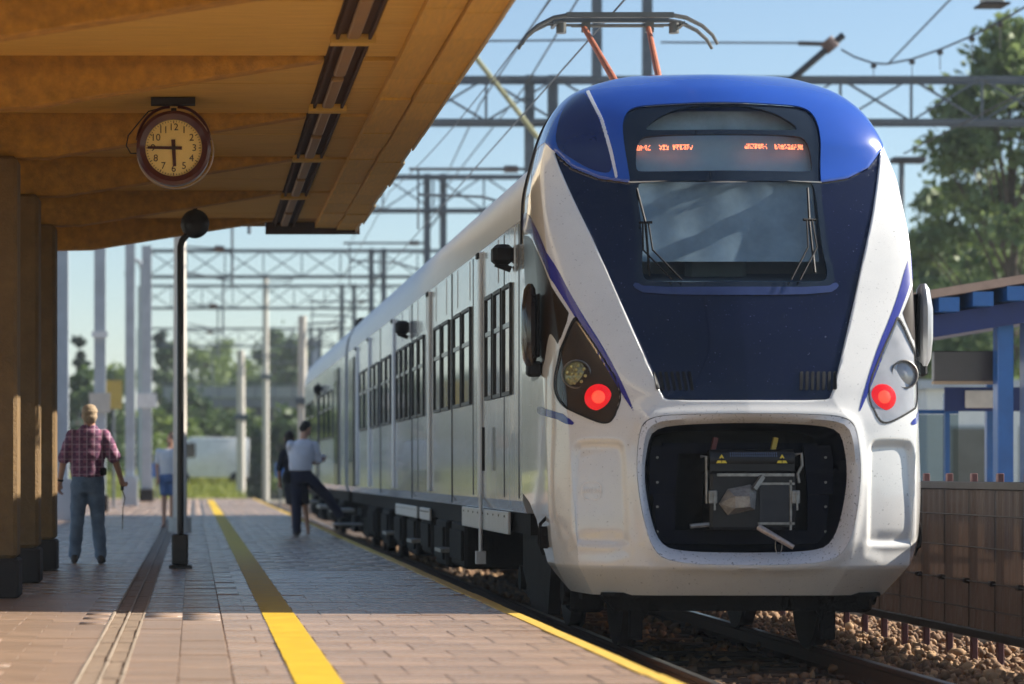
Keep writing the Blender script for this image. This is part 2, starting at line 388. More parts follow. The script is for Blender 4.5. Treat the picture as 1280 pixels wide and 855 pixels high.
# ballast stones
def ico():
    bm = bmesh.new(); bmesh.ops.create_icosphere(bm, subdivisions=1, radius=1); v = np.array([x.co[:] for x in bm.verts]); f = np.array([[q.index for q in p.verts] for p in bm.faces]); bm.free(); return v, f
IV, IF = ico()
def stones(n, x0, x1, y0, y1, z, r0, r1, zs=.018):
    c = np.stack([rng.uniform(x0, x1, n), rng.uniform(y0, y1, n), z+rng.normal(0, zs, n)], 1)
    sc = rng.uniform(r0, r1, (n, 1, 1))*rng.uniform(.55, 1.25, (n, 1, 3))
    q = rng.normal(size=(n, 3, 3)); Q = np.linalg.qr(q)[0]
    v = np.einsum('nij,vj->nvi', Q, IV)*1.0
    v = v*(1+rng.uniform(-.28, .28, (n, len(IV), 1)))*sc+c[:, None, :]
    f = IF[None]+(np.arange(n)*len(IV))[:, None, None]
    return v.reshape(-1, 3), f.reshape(-1, 3)
parts = [stones(9000, 5.02, 6.9, 13.5, 27, -.49, .022, .048, .03), stones(5200, EDGE+.02, 5.0, 12, 20, -.545, .022, .045, .02),
         stones(2600, EDGE+.02, 3.3, 12, 45, -.515, .025, .055, .02), stones(5200, EDGE+.02, 6.9, 20, 62, -.535, .04, .07, .03), stones(1600, 5.0, 6.9, 27, 62, -.49, .03, .06, .03)]
V = []; F = []; k = 0
for v, f in parts: V.append(v); F.append(f+k); k += len(v)
m_bal = mat('ballast_stone', (.27, .15, .08), .9, var=.5, vs=18, c2=(.58, .36, .18))
nt = m_bal.node_tree; gi = nt.nodes.new('ShaderNodeNewGeometry'); rp = nt.nodes.new('ShaderNodeValToRGB')
rp.color_ramp.elements.new(.5)
for k_, c_ in enumerate(((.06, .032, .02), (.20, .105, .055), (.46, .29, .15))): rp.color_ramp.elements[k_].color = (*c_, 1)
nt.links.new(gi.outputs['Random Per Island'], rp.inputs['Fac'])
mx_ = nt.nodes.new('ShaderNodeMix'); mx_.data_type = 'RGBA'; mx_.inputs[0].default_value = .7
pb_ = nt.nodes['Principled BSDF']; old_ = pb_.inputs['Base Color'].links[0].from_socket
nt.links.new(old_, mx_.inputs[6]); nt.links.new(rp.outputs['Color'], mx_.inputs[7]); nt.links.new(mx_.outputs[2], pb_.inputs['Base Color'])
bal = link_mesh('gravel', arr_mesh('ballast', np.concatenate(V), np.concatenate(F)), m_bal)
tag(bal, 'rust brown ballast stones around the rails', 'gravel', kind='stuff')
# a coiled hose lying beside the right rail
pts = [(TX+.70-.12+.03*math.cos(i*.9)-.0*i, 13.6+i*.03, RAIL_Z-.13+.03*math.sin(i*.9)) for i in range(90)]
tag(MB().tube(pts, .009, 6).build('coiled_cable', mat('cable_black', (.02, .02, .02), .5), smooth=True), 'black coiled cable lying along the inside of the rail', 'cable')
# ---------------------------------------------------------------- platform canopy
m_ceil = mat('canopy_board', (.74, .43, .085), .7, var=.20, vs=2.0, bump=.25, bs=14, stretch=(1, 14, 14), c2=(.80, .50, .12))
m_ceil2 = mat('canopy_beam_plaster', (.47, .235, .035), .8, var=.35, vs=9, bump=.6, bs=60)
m_soff = mat('canopy_soffit', (.72, .42, .09), .65, var=.12, vs=3, bump=.2, bs=12, stretch=(14, 1, 14), rnd=.07)
m_dkwood = mat('canopy_dark', (.07, .035, .018), .8, var=.2)
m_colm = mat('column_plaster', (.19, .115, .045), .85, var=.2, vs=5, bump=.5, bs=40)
m_tar = mat('plinth_black', (.025, .02, .018), .8, var=.3)
CY0, CY1, CZ = 9.0, 31.6, 4.0
cp = empty('platform_canopy', (-1.7, 24, 0), 'ochre painted concrete canopy over the left of the platform', 'canopy')
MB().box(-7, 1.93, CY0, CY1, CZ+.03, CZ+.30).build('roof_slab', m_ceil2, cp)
# ceiling boards between the beams, running across the platform
BY = [9.9, 12.9, 15.9, 18.9, 21.9, 24.9, 27.9, 30.9]
def pan(y0, y1, x0, x1, n):
    for i in range(n):
        a = y0+(y1-y0)*i/n; b = y0+(y1-y0)*(i+1)/n
        MB().box(x0, x1, a+.003, b-.003, CZ+rng.normal(0, .002), CZ+.028).build('ceiling_board', m_ceil, cp)
for i in range(len(BY)-1):
    a, b = BY[i]+.11, BY[i+1]-.11
    if b < 15: MB().box(-7, .94, a, b, CZ, CZ+.028).build('ceiling_panel', m_ceil, cp); MB().box(1.22, 1.45, a, b, CZ, CZ+.028).build('ceiling_panel', m_ceil, cp); continue
    pan(a, b, -4.2, .94, 5); pan(a, b, 1.22, 1.45, 2)
for y in BY:
    # tapered cantilever: deep at the column, dying into the ceiling towards the edge
    prof = [(-4.2, CZ-.30), (-1.75, CZ-.37), (-1.2, CZ-.36), (.80, CZ-.04), (.93, CZ-.02), (.93, CZ+.03), (-4.2, CZ+.03)]
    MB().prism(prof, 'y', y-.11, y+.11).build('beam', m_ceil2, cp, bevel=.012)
    if 18 < y < 29:
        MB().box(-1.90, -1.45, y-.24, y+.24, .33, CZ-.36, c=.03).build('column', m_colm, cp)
        MB().box(-1.915, -1.435, y-.255, y+.255, 0, .33, c=.02).build('plinth', m_tar, cp)
# linear light trough
tp = MB().box(.94, 1.22, 14.5, CY1-.10, CZ+.012, CZ+.03).build('light_trough', m_dkwood, cp)
for k in range(10):
    y = 14.6+k*1.7
    l = MB(); l.box(1.035, 1.125, y+.08, y+1.55, CZ-.035, CZ+.011, c=.012); l.build('lamp_housing', mat('lamp_housing', (.34, .20, .08), .5, var=.1), cp)
    t2 = MB(); t2.box(.965, .985, y, y+1.69, CZ-.028, CZ+.011); t2.box(1.185, 1.205, y, y+1.69, CZ-.028, CZ+.011); t2.build('trough_rail', m_dkwood, cp)
    if k % 2 == 0: MB().box(.93, 1.235, y-.10, y+.04, CZ-.05, CZ+.010).build('cross_strap', m_ceil, cp)
# soffit panels of the edge and the outer fascia lip, a little uneven
for k in range(22):
    y = 9.6+k*1.0
    y1 = min(y+.994, CY1)
    MB().box(1.452, 1.70, y, y1, CZ-.05+rng.normal(0, .006), CZ+.028).build('soffit_panel', m_soff, cp)
    wob = (.02 if k > 13 else .003)*math.sin(k*1.7)+rng.normal(0, .002)
    MB().box(1.712, 1.945+wob, y, y1, CZ-.075+rng.normal(0, .006), CZ+.028).build('soffit_panel', m_soff, cp)
    MB().box(1.95+wob, 1.965+wob, y, y1, CZ-.09, CZ+.31).build('fascia_panel', mat('fascia_cream', (.66, .55, .38), .7), cp)
MB().box(.86, 1.99, CY1+.002, CY1+.022, CZ-.115, CZ+.31).build('end_fascia', m_dkwood, cp)
MB().box(-7, .858, CY1+.002, CY1+.018, CZ-.02, CZ+.31).build('end_fascia', m_ceil2, cp)

# ---------------------------------------------------------------- station clock
KX, KY, KZ, KR = -.157, 20.8, 3.592, .292
ck = empty('station_clock', (KX, KY, CZ-.036), 'round dark red station clock hanging under the canopy, showing quarter to six', 'clock')
m_red = mat('clock_case', (.075, .012, .012), .35, coat=.4, var=.15)
m_dial = mat('clock_dial', (.90, .68, .26), .5, var=.05)
m_ink = mat('clock_ink', (.03, .012, .008), .5)
case = MB().lathe((KX, KY, KZ), [(.001, .16), (.25, .16), (KR, .13), (KR+.004, .03), (KR, -.03), (KR-.025, -.045), (.225, -.030), (.222, .0)], (0, 1, 0), 48).build('case', m_red, ck, True)
MB().lathe((KX+.012, KY+.075, KZ-.012), [(KR+.012, -.02), (KR+.016, 0), (KR+.012, .02), (KR+.004, .02), (KR+.004, -.02), (KR+.012, -.02)], (0, 1, 0), 48).build('rear_rim', mat('clock_rim', (.45, .33, .24), .3, .6), ck, True)
MB().lathe((KX, KY-.004, KZ), [(.001, 0), (.224, 0), (.224, .012), (.001, .012)], (0, 1, 0), 48).build('dial', m_dial, ck)
def on_dial(me, x, z, dy, name, rot=0, parent=None, m=None):
    me.transform(Matrix.Translation((x, KY-dy, z)) @ Matrix.Rotation(rot, 4, 'Y') @ Matrix.Rotation(R(90), 4, 'X')); return link_mesh(name, me, m or m_ink, parent or ck)
for h in range(1, 13):
    a = R(30*h); on_dial(text_mesh(str(h), .078, .001), KX+.163*math.sin(a), KZ+.163*math.cos(a), .006, 'numeral')
tk = MB()
for i in range(60):
    a = R(6*i); r0 = .196 if i % 5 == 0 else .203; w = .006 if i % 5 == 0 else .0035
    c, s_ = math.cos(a), math.sin(a)
    q = [(r0, -w/2), (.217, -w/2), (.217, w/2), (r0, w/2)]
    tk.add([(KX+r*s_+t*c, KY-.0062, KZ+r*c-t*s_) for r, t in q], [(0, 1, 2, 3)])
tk.build('minute_track', m_ink, ck)
def hand(ang, l, tail, w, dy):
    a = R(ang); c, s_ = math.cos(a), math.sin(a); m_ = MB()
    for d in (dy,):
        q = [(-tail, -w/2), (-tail, w/2), (l, w*.38), (l, -w*.38)]
        vs = [(KX+r*s_+t*c, KY-d, KZ+r*c-t*s_) for r, t in q]+[(KX+r*s_+t*c, KY-d-.004, KZ+r*c-t*s_) for r, t in q]
        m_.add(vs, [(0, 1, 2, 3), (7, 6, 5, 4), (0, 4, 5, 1), (1, 5, 6, 2), (2, 6, 7, 3), (3, 7, 4, 0)])
    m_.build('hand', mat('clock_hand', (.06, .012, .01), .4), ck)
hand(271, .205, .066, .026, .010); hand(177, .145, .066, .032, .016)
MB().cyl((KX, KY-.025, KZ), (KX, KY, KZ), .018).build('hub', m_ink, ck)
br = MB()
br.box(KX-.18, KX+.17, KY+.02, KY+.11, CZ-.062, CZ-.004)
MB.build(br, 'ceiling_bracket', m_tar, ck)
for s in (-1, 1):
    pts = [(KX+s*(.03+.26*math.sin(t)), KY+.065, CZ-.075-.30*(1-math.cos(t))*1.0) for t in np.linspace(0, 1.45, 12)]
    MB().tube(pts, .012, 8).build('hanger_arm', m_red, ck, True)
MB().cyl((KX, KY+.065, KZ+KR-.01), (KX, KY+.065, KZ+KR+.03), .022).build('cable_gland', m_tar, ck)
pts = [(KX-.05, KY+.07, CZ-.07), (KX-.2, KY+.07, CZ-.11), (KX-.27, KY+.07, CZ-.19), (KX-.36, KY+.08, CZ-.30), (KX-.375, KY+.08, CZ-.38), (KX-.34, KY+.08, CZ-.44), (KX-.29, KY+.08, CZ-.44)]
MB().tube(pts, .006, 6).build('power_cable', m_tar, ck, True)

# ---------------------------------------------------------------- black post with a round loudspeaker
PX_, PY_ = -.143, 28.6
m_blk = mat('post_black', (.012, .012, .012), .45, var=.2, coat=.2)
po = empty('loudspeaker_post', (PX_, PY_, 0), 'slim black post with a round black loudspeaker under the canopy edge', 'post')
MB().tube([(PX_, PY_, .3), (PX_, PY_, 3.48), (PX_+.02, PY_, 3.55), (PX_+.10, PY_, 3.64)], .036, 12).build('pole', m_blk, po, True)
b_ = MB(); b_.box(PX_-.125, PX_+.125, PY_-.125, PY_+.125, 0, .035, c=.006); b_.box(PX_-.095, PX_+.085, PY_-.09, PY_+.09, .035, .37, c=.015); b_.build('base', m_blk, po)
MB().lathe((PX_+.155, PY_-.05, 3.725), [(.001, -.05), (.08, -.045), (.13, -.02), (.158, .02), (.152, .06), (.10, .09), (.001, .10)], (0.15, 1, 0), 32).build('loudspeaker', m_blk, po, True)
MB().bar((PX_+.155, PY_, 3.85), (PX_+.165, PY_, CZ-.005), .05, .05).build('ceiling_stay', m_blk, po)
# ---------------------------------------------------------------- train
T = empty('passenger_train', (TX, TY, RAIL_Z), 'white and navy electric train with silver cars standing at the platform', 'train')
OFF = np.array([TX, TY, 0.])
def tl(x, y, z): return (TX+x, TY+y, z)
m_white = mat('nose_white', (.79, .78, .75), .2, coat=.9, var=.05, vs=2, dirt=.45, dth=.66)
m_navy = mat('mask_navy', (.005, .007, .026), .12, coat=.45, var=.3, vs=2, dirt=.5, dcol=(.28, .28, .30), dth=.70, spec=.35)
m_blue = mat('fairing_blue', (.016, .078, .42), .15, coat=.9, var=.06, vs=2)
m_stripe = mat('stripe_blue', (.02, .03, .28), .25, coat=.5, var=.05)
m_bglass = mat('black_glass', (.012, .017, .024), .06, coat=.6, var=.1)
m_black = mat('rubber_black', (.008, .008, .009), .6, var=.3, vs=10, spec=.3)
m_under = mat('underframe_black', (.009, .008, .008), .75, var=.4, vs=9, bump=.3, spec=.2)
m_recess = mat('recess_navy', (.0045, .006, .015), .6, var=.3, vs=6, spec=.15)
m_steel = mat('coupler_steel', (.30, .29, .27), .45, .7, var=.3, vs=25)
m_cast = mat('coupler_black', (.010, .010, .011), .5, .1, var=.3, vs=15)
m_silver = mat('side_silver', (.66, .70, .76), .17, .35, coat=.3, var=.10, vs=1.6, bump=.10, bs=2.5, stretch=(1, 5, .12))
m_pilas = mat('pilaster_silver', (.78, .80, .83), .3, .15, var=.05)
m_roof = mat('car_roof', (.68, .70, .72), .4, .1, var=.06, vs=1)
def chaikin(p, n=2, closed=True):
    p = np.asarray(p, float)
    for _ in range(n):
        q = np.roll(p, -1, 0); p = np.stack([.75*p+.25*q, .25*p+.75*q], 1).reshape(-1, 2)
    return p
def psd(poly, X, Z):
    """signed distance to a polygon, negative inside"""
    a = np.asarray(poly, float); b = np.roll(a, -1, 0); d2 = np.full(X.shape, 1e9); ins = np.zeros(X.shape, bool)
    for (x0, z0), (x1, z1) in zip(a, b):
        ex, ez = x1-x0, z1-z0; wx, wz = X-x0, Z-z0
        t = np.clip((wx*ex+wz*ez)/max(ex*ex+ez*ez, 1e-12), 0, 1)
        d2 = np.minimum(d2, (wx-ex*t)**2+(wz-ez*t)**2)
        c = ((z0 <= Z) & (z1 > Z)) | ((z1 <= Z) & (z0 > Z))
        ins ^= c & (X < x0+(Z-z0)*ex/(ez if abs(ez) > 1e-12 else 1e-12))
    return np.where(ins, -1, 1)*np.sqrt(d2)
def sym(half): return np.array(list(half)+[(-x, z) for x, z in reversed(half) if x > 1e-6])
FRAME = chaikin(sym([(0, 3.955), (.50, 3.938), (.68, 3.925), (.765, 3.86), (.792, 3.70), (.757, 3.30), (.735, 2.82), (.775, 2.52), (.72, 2.462), (.35, 2.455), (0, 2.455)]), 2)
LENS = chaikin(sym([(0, 3.935), (.25, 3.925), (.46, 3.86), (.615, 3.745), (.58, 3.722), (0, 3.722)]), 2)
DISP = chaikin(sym([(0, 3.685), (.57, 3.682), (.675, 3.65), (.712, 3.40), (.66, 3.382), (0, 3.382)]), 2)
WIND = chaikin(sym([(0, 3.300), (.66, 3.300), (.71, 3.275), (.69, 2.82), (.725, 2.52), (.62, 2.495), (0, 2.495)]), 2)
OPEN = chaikin(sym([(0, 1.412), (.56, 1.392), (.70, 1.35), (.735, 1.25), (.765, 1.02), (.725, .743), (.66, .53), (.55, .446), (0, .433)]), 2)
LIPO = chaikin(sym([(0, 1.475), (.60, 1.468), (.755, 1.435), (.812, 1.35), (.84, 1.06), (.80, .74), (.735, .48), (.60, .362), (0, .345)]), 2)
MASK = chaikin(sym([(0, 1.578), (.575, 1.578), (.634, 1.60), (.74, 1.9), (.845, 2.2), (1.04, 2.76), (1.2, 3.16), (1.35, 3.57), (1.38, 3.7), (0, 3.7)]), 1)
HEAD = chaikin([(1.54, 1.73), (1.385, 1.95), (1.25, 2.235), (1.225, 2.18), (1.09, 1.96), (.925, 1.655), (.99, 1.46), (1.055, 1.395), (1.22, 1.455), (1.49, 1.585)], 2)
SWOOSH = chaikin([(2.62, 3.19), (1.9, 3.10), (1.62, 2.95), (1.396, 2.70), (1.235, 2.32), (1.013, 1.92), (.835, 1.48), (.865, 1.50), (1.075, 1.89), (1.285, 2.29), (1.46, 2.61), (1.72, 2.84), (2.0, 2.96), (2.62, 3.03)], 2)
SIDEW = chaikin([(2.56, 2.98), (1.98, 2.92), (1.72, 2.80), (1.48, 2.58), (1.315, 2.29), (1.285, 2.245), (1.40, 2.00), (1.45, 2.06), (1.53, 2.11), (1.60, 2.05), (1.72, 1.86), (1.95, 1.77), (2.56, 1.76)], 1)
MARKP = chaikin([(2.16, 1.565), (1.453, 1.50), (1.30, 1.42), (1.32, 1.385), (1.58, 1.46), (2.18, 1.495)], 1)
TROUGH = chaikin([(1.335, .52), (1.345, .80), (1.335, 1.18), (1.305, 1.265), (1.24, 1.285), (.99, 1.285), (.93, 1.26), (.91, 1.18), (.895, .80), (.885, .53), (.91, .475), (1.30, .475)], 2)
ZB_S = [0, .78, .99, 1.2, 1.34, 1.45, 4]; ZB_Z = [3.29, 3.30, 3.337, 3.435, 3.571, 3.66, 3.66]
P, S = nose_grid()
A = np.abs(S); Z = P[..., 2].copy(); Y = P[..., 1].copy()
N = grid_normals(P)
N[-1] = (0, 0, 1)
sm = lambda e0, e1, x: (lambda t: t*t*(3-2*t))(np.clip((x-e0)/(e1-e0), 0, 1))
sd_mask = np.maximum(psd(MASK, S, Z), Z-np.interp(A, ZB_S, ZB_Z))
sd_open = psd(LIPO, S, Z); sd_tr = psd(TROUGH, A, Z)
disp = np.zeros_like(A)
disp -= .022*(1-sm(-.012, .010, sd_mask))                  # the dark mask lies behind the pillars
disp += .022*np.exp(-(np.maximum(sd_open, 0)/.05)**2)     # rolled lip round the coupler opening
disp -= .040*(1-sm(-.055, .008, sd_tr))                              # pressed panels beside it
lg = psd(chaikin([(1.38, .40), (.92, .40), (.90, .56), (1.33, .56)], 1), A, Z); disp -= .02*(1-sm(-.05, .06, lg))
disp[-3:] = 0
PN = P+N*disp[..., None]
N2 = grid_normals(PN); N2[-1] = (0, 0, 1)
def patch(name, sd, m, off, parent, thick=.0, smooth=True, base=None):
    """the part of the nose surface where sd < 0, raised by off along the normal, its rim folded back by thick"""
    B = PN if base is None else base
    H, Wd = sd.shape; G = B+N2*off+OFF; G2 = B+N2*(off-thick)+OFF
    use = (sd[:-1, :-1] < 0) | (sd[1:, :-1] < 0) | (sd[:-1, 1:] < 0) | (sd[1:, 1:] < 0)
    V = []; F = []; ids = {}
    def vid(k, p):
        if k not in ids: ids[k] = len(V); V.append(p)
        return ids[k]
    for i, j in zip(*np.nonzero(use)):
        for tri in (((i, j), (i, j+1), (i+1, j+1)), ((i, j), (i+1, j+1), (i+1, j))):
            poly = []; cut = []
            for a in range(3):
                q, r_ = tri[a], tri[(a+1) % 3]; dq, dr_ = sd[q], sd[r_]
                if dq < 0: poly.append(vid(q, G[q]))
                if (dq < 0) != (dr_ < 0):
                    t = dq/(dq-dr_); key = (q, r_) if q < r_ else (r_, q)
                    k = vid(key, G[q]+(G[r_]-G[q])*t); poly.append(k); cut.append((k, key, G2[q]+(G2[r_]-G2[q])*t))
            if len(poly) >= 3:
                F.append(tuple(poly))
                if thick and len(cut) == 2:
                    a_ = vid(('b', cut[0][1]), cut[0][2]); b_ = vid(('b', cut[1][1]), cut[1][2])
                    F.append((cut[0][0], cut[1][0], b_, a_) if False else (cut[1][0], cut[0][0], a_, b_))
    me = bpy.data.meshes.new(name); me.from_pydata([tuple(p) for p in V], [], F)
    me.validate()
    o = link_mesh(name, me, m, parent, smooth, 40 if thick else None)
    return o
ya = np.interp(Z, [.10, .22, .41, .66, .80, .87, .90], [.80, .88, 1.0, 1.22, 1.6, 2.0, 9])
sd_shell = np.maximum.reduce([-sd_open, Y-ya, -sd_mask-.004, np.interp(A, ZB_S, ZB_Z)*-1+Z-.004])
patch('nose_shell', np.maximum.reduce([sd_shell, -psd(SIDEW, A, Z)-.006, -psd(HEAD, A, Z)-.004]), m_white, 0, T, .02)
mk = patch('front_mask', np.maximum(sd_mask, -psd(FRAME, S, Z)-.004), m_navy, .003, T, .012)
patch('roof_fairing', np.maximum(np.interp(A, ZB_S, ZB_Z)-Z, -psd(FRAME, S, Z)-.004), m_blue, .004, T, .012)
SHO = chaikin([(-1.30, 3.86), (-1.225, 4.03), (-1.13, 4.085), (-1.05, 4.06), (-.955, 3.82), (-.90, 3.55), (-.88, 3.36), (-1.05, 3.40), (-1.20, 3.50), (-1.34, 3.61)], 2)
GLINT = psd([(-1.06, 4.09), (-1.03, 4.10), (-.925, 3.82), (-.872, 3.55), (-.845, 3.33), (-.868, 3.33), (-.90, 3.55), (-.955, 3.82)], S, Z)
patch('shoulder_reflection', psd(SHO, S, Z), mat('reflection_navy', (.008, .012, .075), .05, coat=1, var=.1), .006, T, .006)  # reflection of the dark canopy painted on the left shoulder only
patch('shoulder_glint', GLINT, mat('glint_white', (.7, .7, .72), .3), .009, T, .006)  # edge highlight painted as a white line
sdF = psd(FRAME, S, Z); sdW = psd(WIND, S, Z); sdD = psd(DISP, S, Z); sdL = psd(LENS, S, Z)
SM = PN.copy()                                           # the glazing follows the unstepped surface
SM = P-N*.015
wf = patch('window_surround', np.maximum.reduce([sdF, -sdW, -sdD, -sdL]), m_bglass, .0, T, .02, base=SM)
g_ws = glass('windscreen_glass', (.88, .95, .98), .16)
patch('windscreen', sdW-.006, g_ws, -.008, T, base=SM)
patch('display_glass', sdD-.006, glass('display_glass', (.88, .95, .98), .14), -.008, T, base=SM)
patch('roof_window', sdL-.006, g_ws, -.008, T, base=SM)
patch('windscreen_sill', np.maximum(psd(chaikin(sym([(0, 2.452), (.70, 2.455), (.77, 2.50), (.80, 2.46), (.70, 2.40), (0, 2.385)]), 1), S, Z), -sdF), mat('sill_navy', (.03, .045, .13), .2, coat=.8), .012, T, .012)
for s in (-1, 1):
    side = np.where(S*s > 0, -9, 9)
    patch('side_stripe', np.maximum(psd(SWOOSH, A, Z), side), m_stripe, .003, T)
    patch('side_mark', np.maximum(psd(MARKP, A, Z), side), m_stripe, .003, T)
    sw = patch('side_window', np.maximum(psd(SIDEW, A, Z), side), mat('cab_side_glass', (.030, .018, .010), .3, spec=.18, var=.5, vs=1.5), .002, T, .01)
    hl = patch('headlight', np.maximum(psd(HEAD, A, Z), side), mat('headlight_shaded', (.10, .095, .09), .2, .6) if s < 0 else mat('headlight_sunlit', (.50, .50, .50), .25, .4), -.006, T, .01)  # shade and sun put into the colour: dark left interior, silver right
    rimsd = psd(HEAD, A, Z); patch('headlight_rim', np.maximum.reduce([rimsd-.008, -rimsd-.006, side]), m_black, .006, hl, .008)
    tri = psd([(1.245, 2.19), (1.205, 2.165), (.985, 1.73), (.965, 1.69)], A, Z)
    patch('reflector_strip', np.maximum(tri, side), mat('reflector', (.6, .55, .45), .15, .9), .004, hl, .006)
    def at_sz(a, z):
        i, j = np.unravel_index(np.argmin((S-s*a)**2+(Z-z)**2), S.shape); return Vector(PN[i, j]+OFF), Vector(N2[i, j])
    c, n = at_sz(1.265, 1.775)
    n = (n+Vector((0, -1.2, 0))).normalized()
    MB().lathe(c+n*.006, [(.10, -.03), (.112, .004), (.104, .010), (.098, .002), (.095, -.02)], n, 32).build('lamp_ring', m_steel, hl, True)
    MB().lathe(c+n*.0, [(.096, -.01), (.06, .004), (.001, .010)], n, 24).build('lamp_lens', mat('led_lens', (.42, .40, .20), .15, .2, coat=.5, var=.5, vs=50) if s < 0 else MATS['headlight_sunlit'], hl, True)
    u = n.cross(Vector((0, 0, 1))).normalized(); w = u.cross(n)
    for k in range(13 if s < 0 else 0):
        rr, aa = (0, 0) if k == 0 else ((.034, k*R(90)) if k < 5 else (.069, k*R(45)+.2))
        MB().ell(c+n*.012+u*rr*math.cos(aa)+w*rr*math.sin(aa), .0135, 8, 5).build('led', mat('led_cup', (.60, .55, .22), .2, .3, var=.3, vs=60), hl, True)
    c, n = at_sz(1.115 if s < 0 else 1.06, 1.60); n = (n+Vector((0, -1.0, 0))).normalized()
    MB().lathe(c, [(.105, -.02), (.100, .006), (.06, .02), (.001, .026)], n, 28).build('tail_lamp', mat('tail_red', (.40, .006, .008), .25, emit=(1, .012, .018), es=.45), hl, True)
    MB().lathe(c+n*.012, [(.05, .010), (.03, .018), (.001, .02)], n, 20).build('lamp_bulb', mat('tail_core', (.6, .03, .02), .25, emit=(1, .07, .035), es=.9), hl, True)
    gl = patch('headlight_glass', np.maximum(rimsd, side), glass('headlight_clear', (.92, .92, .92), .10) if s < 0 else glass('headlight_glare', (.97, .97, .97), .10, .2), .034, hl)  # right glass made rougher to imitate sun glare
    # louvres at the foot of the mask
    for k in range(7):
        a0 = .385+k*.043
        sl_ = psd([(a0+.012, 1.655), (a0+.034, 1.655), (a0+.018+.034, 1.80), (a0+.018+.010, 1.80)], A, Z)
        patch('louvre', np.maximum(sl_, side), m_black, .010, mk, .008)
# destination display: orange led text rows behind the glass
m_led = mat('led_orange', (.9, .25, .10), .5, emit=(1, .20, .08), es=2.2)
i0 = np.argmin(np.abs(Z[:, P.shape[1]//2]-3.535))
dsp = MB()
def surf(x, z, d):
    i, j = np.unravel_index(np.argmin((P[..., 0]-x)**2+(Z-z)**2), S.shape); p = P[i, j]-N[i, j]*d; return (TX+x, TY+p[1], z)
rr = random.Random(3)
def word(x0, n, z):
    for c in range(n):
        for r_ in range(5):
            for k in range(3):
                if rr.random() < .62:
                    x = x0+c*.026+k*.0072; zz = z+r_*.0085; p = surf(x, zz, .05); dsp.box(x+TX, x+TX+.006, p[1], p[1]+.003, zz, zz+.0065)
word(-.665, 4, 3.555); word(-.50, 3, 3.555); word(-.395, 6, 3.555)
word(.16, 7, 3.56); word(.40, 9, 3.56)
dsp.build('destination_text', m_led, T)
# things behind the glass: display box, cab back wall, sheet standing in for the windscreen reflection, console
m_cab = mat('cab_grey', (.40, .43, .46), .7, var=.1); m_cabd = mat('cab_dark', (.16, .21, .26), .7)
db = MB()
db.prism([(TY+.99, 3.37), (TY+1.40, 3.37), (TY+1.40, 3.70), (TY+1.13, 3.70)], 'x', TX-.74, TX+.74)
db.build('display_box', mat('display_teal', (.34, .44, .50), .5, var=.15, vs=2), T)
MB().prism([(TY+1.40, 2.2), (TY+1.45, 2.2), (TY+1.80, 4.0), (TY+1.75, 4.0)], 'x', TX-1.1, TX+1.1).build('cab_wall', m_cab, T)
MB().prism([(TY+.55, 2.35), (TY+1.4, 2.35), (TY+1.4, 2.62), (TY+.62, 2.50)], 'x', TX-.95, TX+.95).build('console', m_cabd, T)
bl = MB()
nx = 26
vs = []; fs = []
for i in range(nx+1):
    for k, (y, z) in enumerate(((.93, 3.30), (.86, 3.10), (.79, 2.90), (.69, 2.66))):
        vs.append(tl(-.68+1.36*i/nx, y+.004*math.sin(i*.9), z))
for i in range(nx):
    for k in range(3): a = i*4+k; fs.append((a, a+1, a+5, a+4))
MB().add(vs, fs).build('windscreen_reflection', mat('reflection_grey', (.28, .36, .44), .8, var=.3, vs=2.2), T, True)  # added sheet, coloured like the pale reflection in the windscreen
st = MB(); st.box(TX-.26, TX+.22, TY+1.12, TY+1.26, 2.5, 3.05, c=.04); st.box(TX-.14, TX+.10, TY+1.12, TY+1.22, 3.05, 3.22, c=.03); st.build('driver_seat', mat('seat_grey', (.20, .25, .29), .8), T)
lm = MB(); lm.prism([(TY+1.22, 3.71), (TY+1.6, 3.71), (TY+1.6, 3.9), (TY+1.30, 3.9)], 'x', TX-.62, TX+.62); lm.build('roof_window_shade', mat('shade_teal', (.45, .53, .56), .6, var=.3, vs=3), T)
# wipers
for s, base, mid, tip in ((-1, (-.52, 2.50), (-.66, 2.96), (-.70, 3.24)), (1, (.50, 2.50), (.60, 2.98), (.62, 3.24))):
    w_ = MB()
    def gp(x, z, d=-.03): return surf(x, z, d)
    for dx in (-.035, .035):
        w_.tube([gp(base[0]+dx+(.06 if s < 0 else -.06), base[1]), gp(mid[0]+dx, mid[1]-.22), gp(mid[0]+dx*.6, mid[1])], .007, 6)
    w_.tube([gp(mid[0]-.05, mid[1]), gp(mid[0]+.05, mid[1])], .011, 6)
    w_.tube([gp(mid[0], mid[1]-.42, -.02), gp(mid[0], mid[1], -.025), gp(tip[0], tip[1], -.02)], .010, 6)
    w_.build('wiper', m_black, T, True)
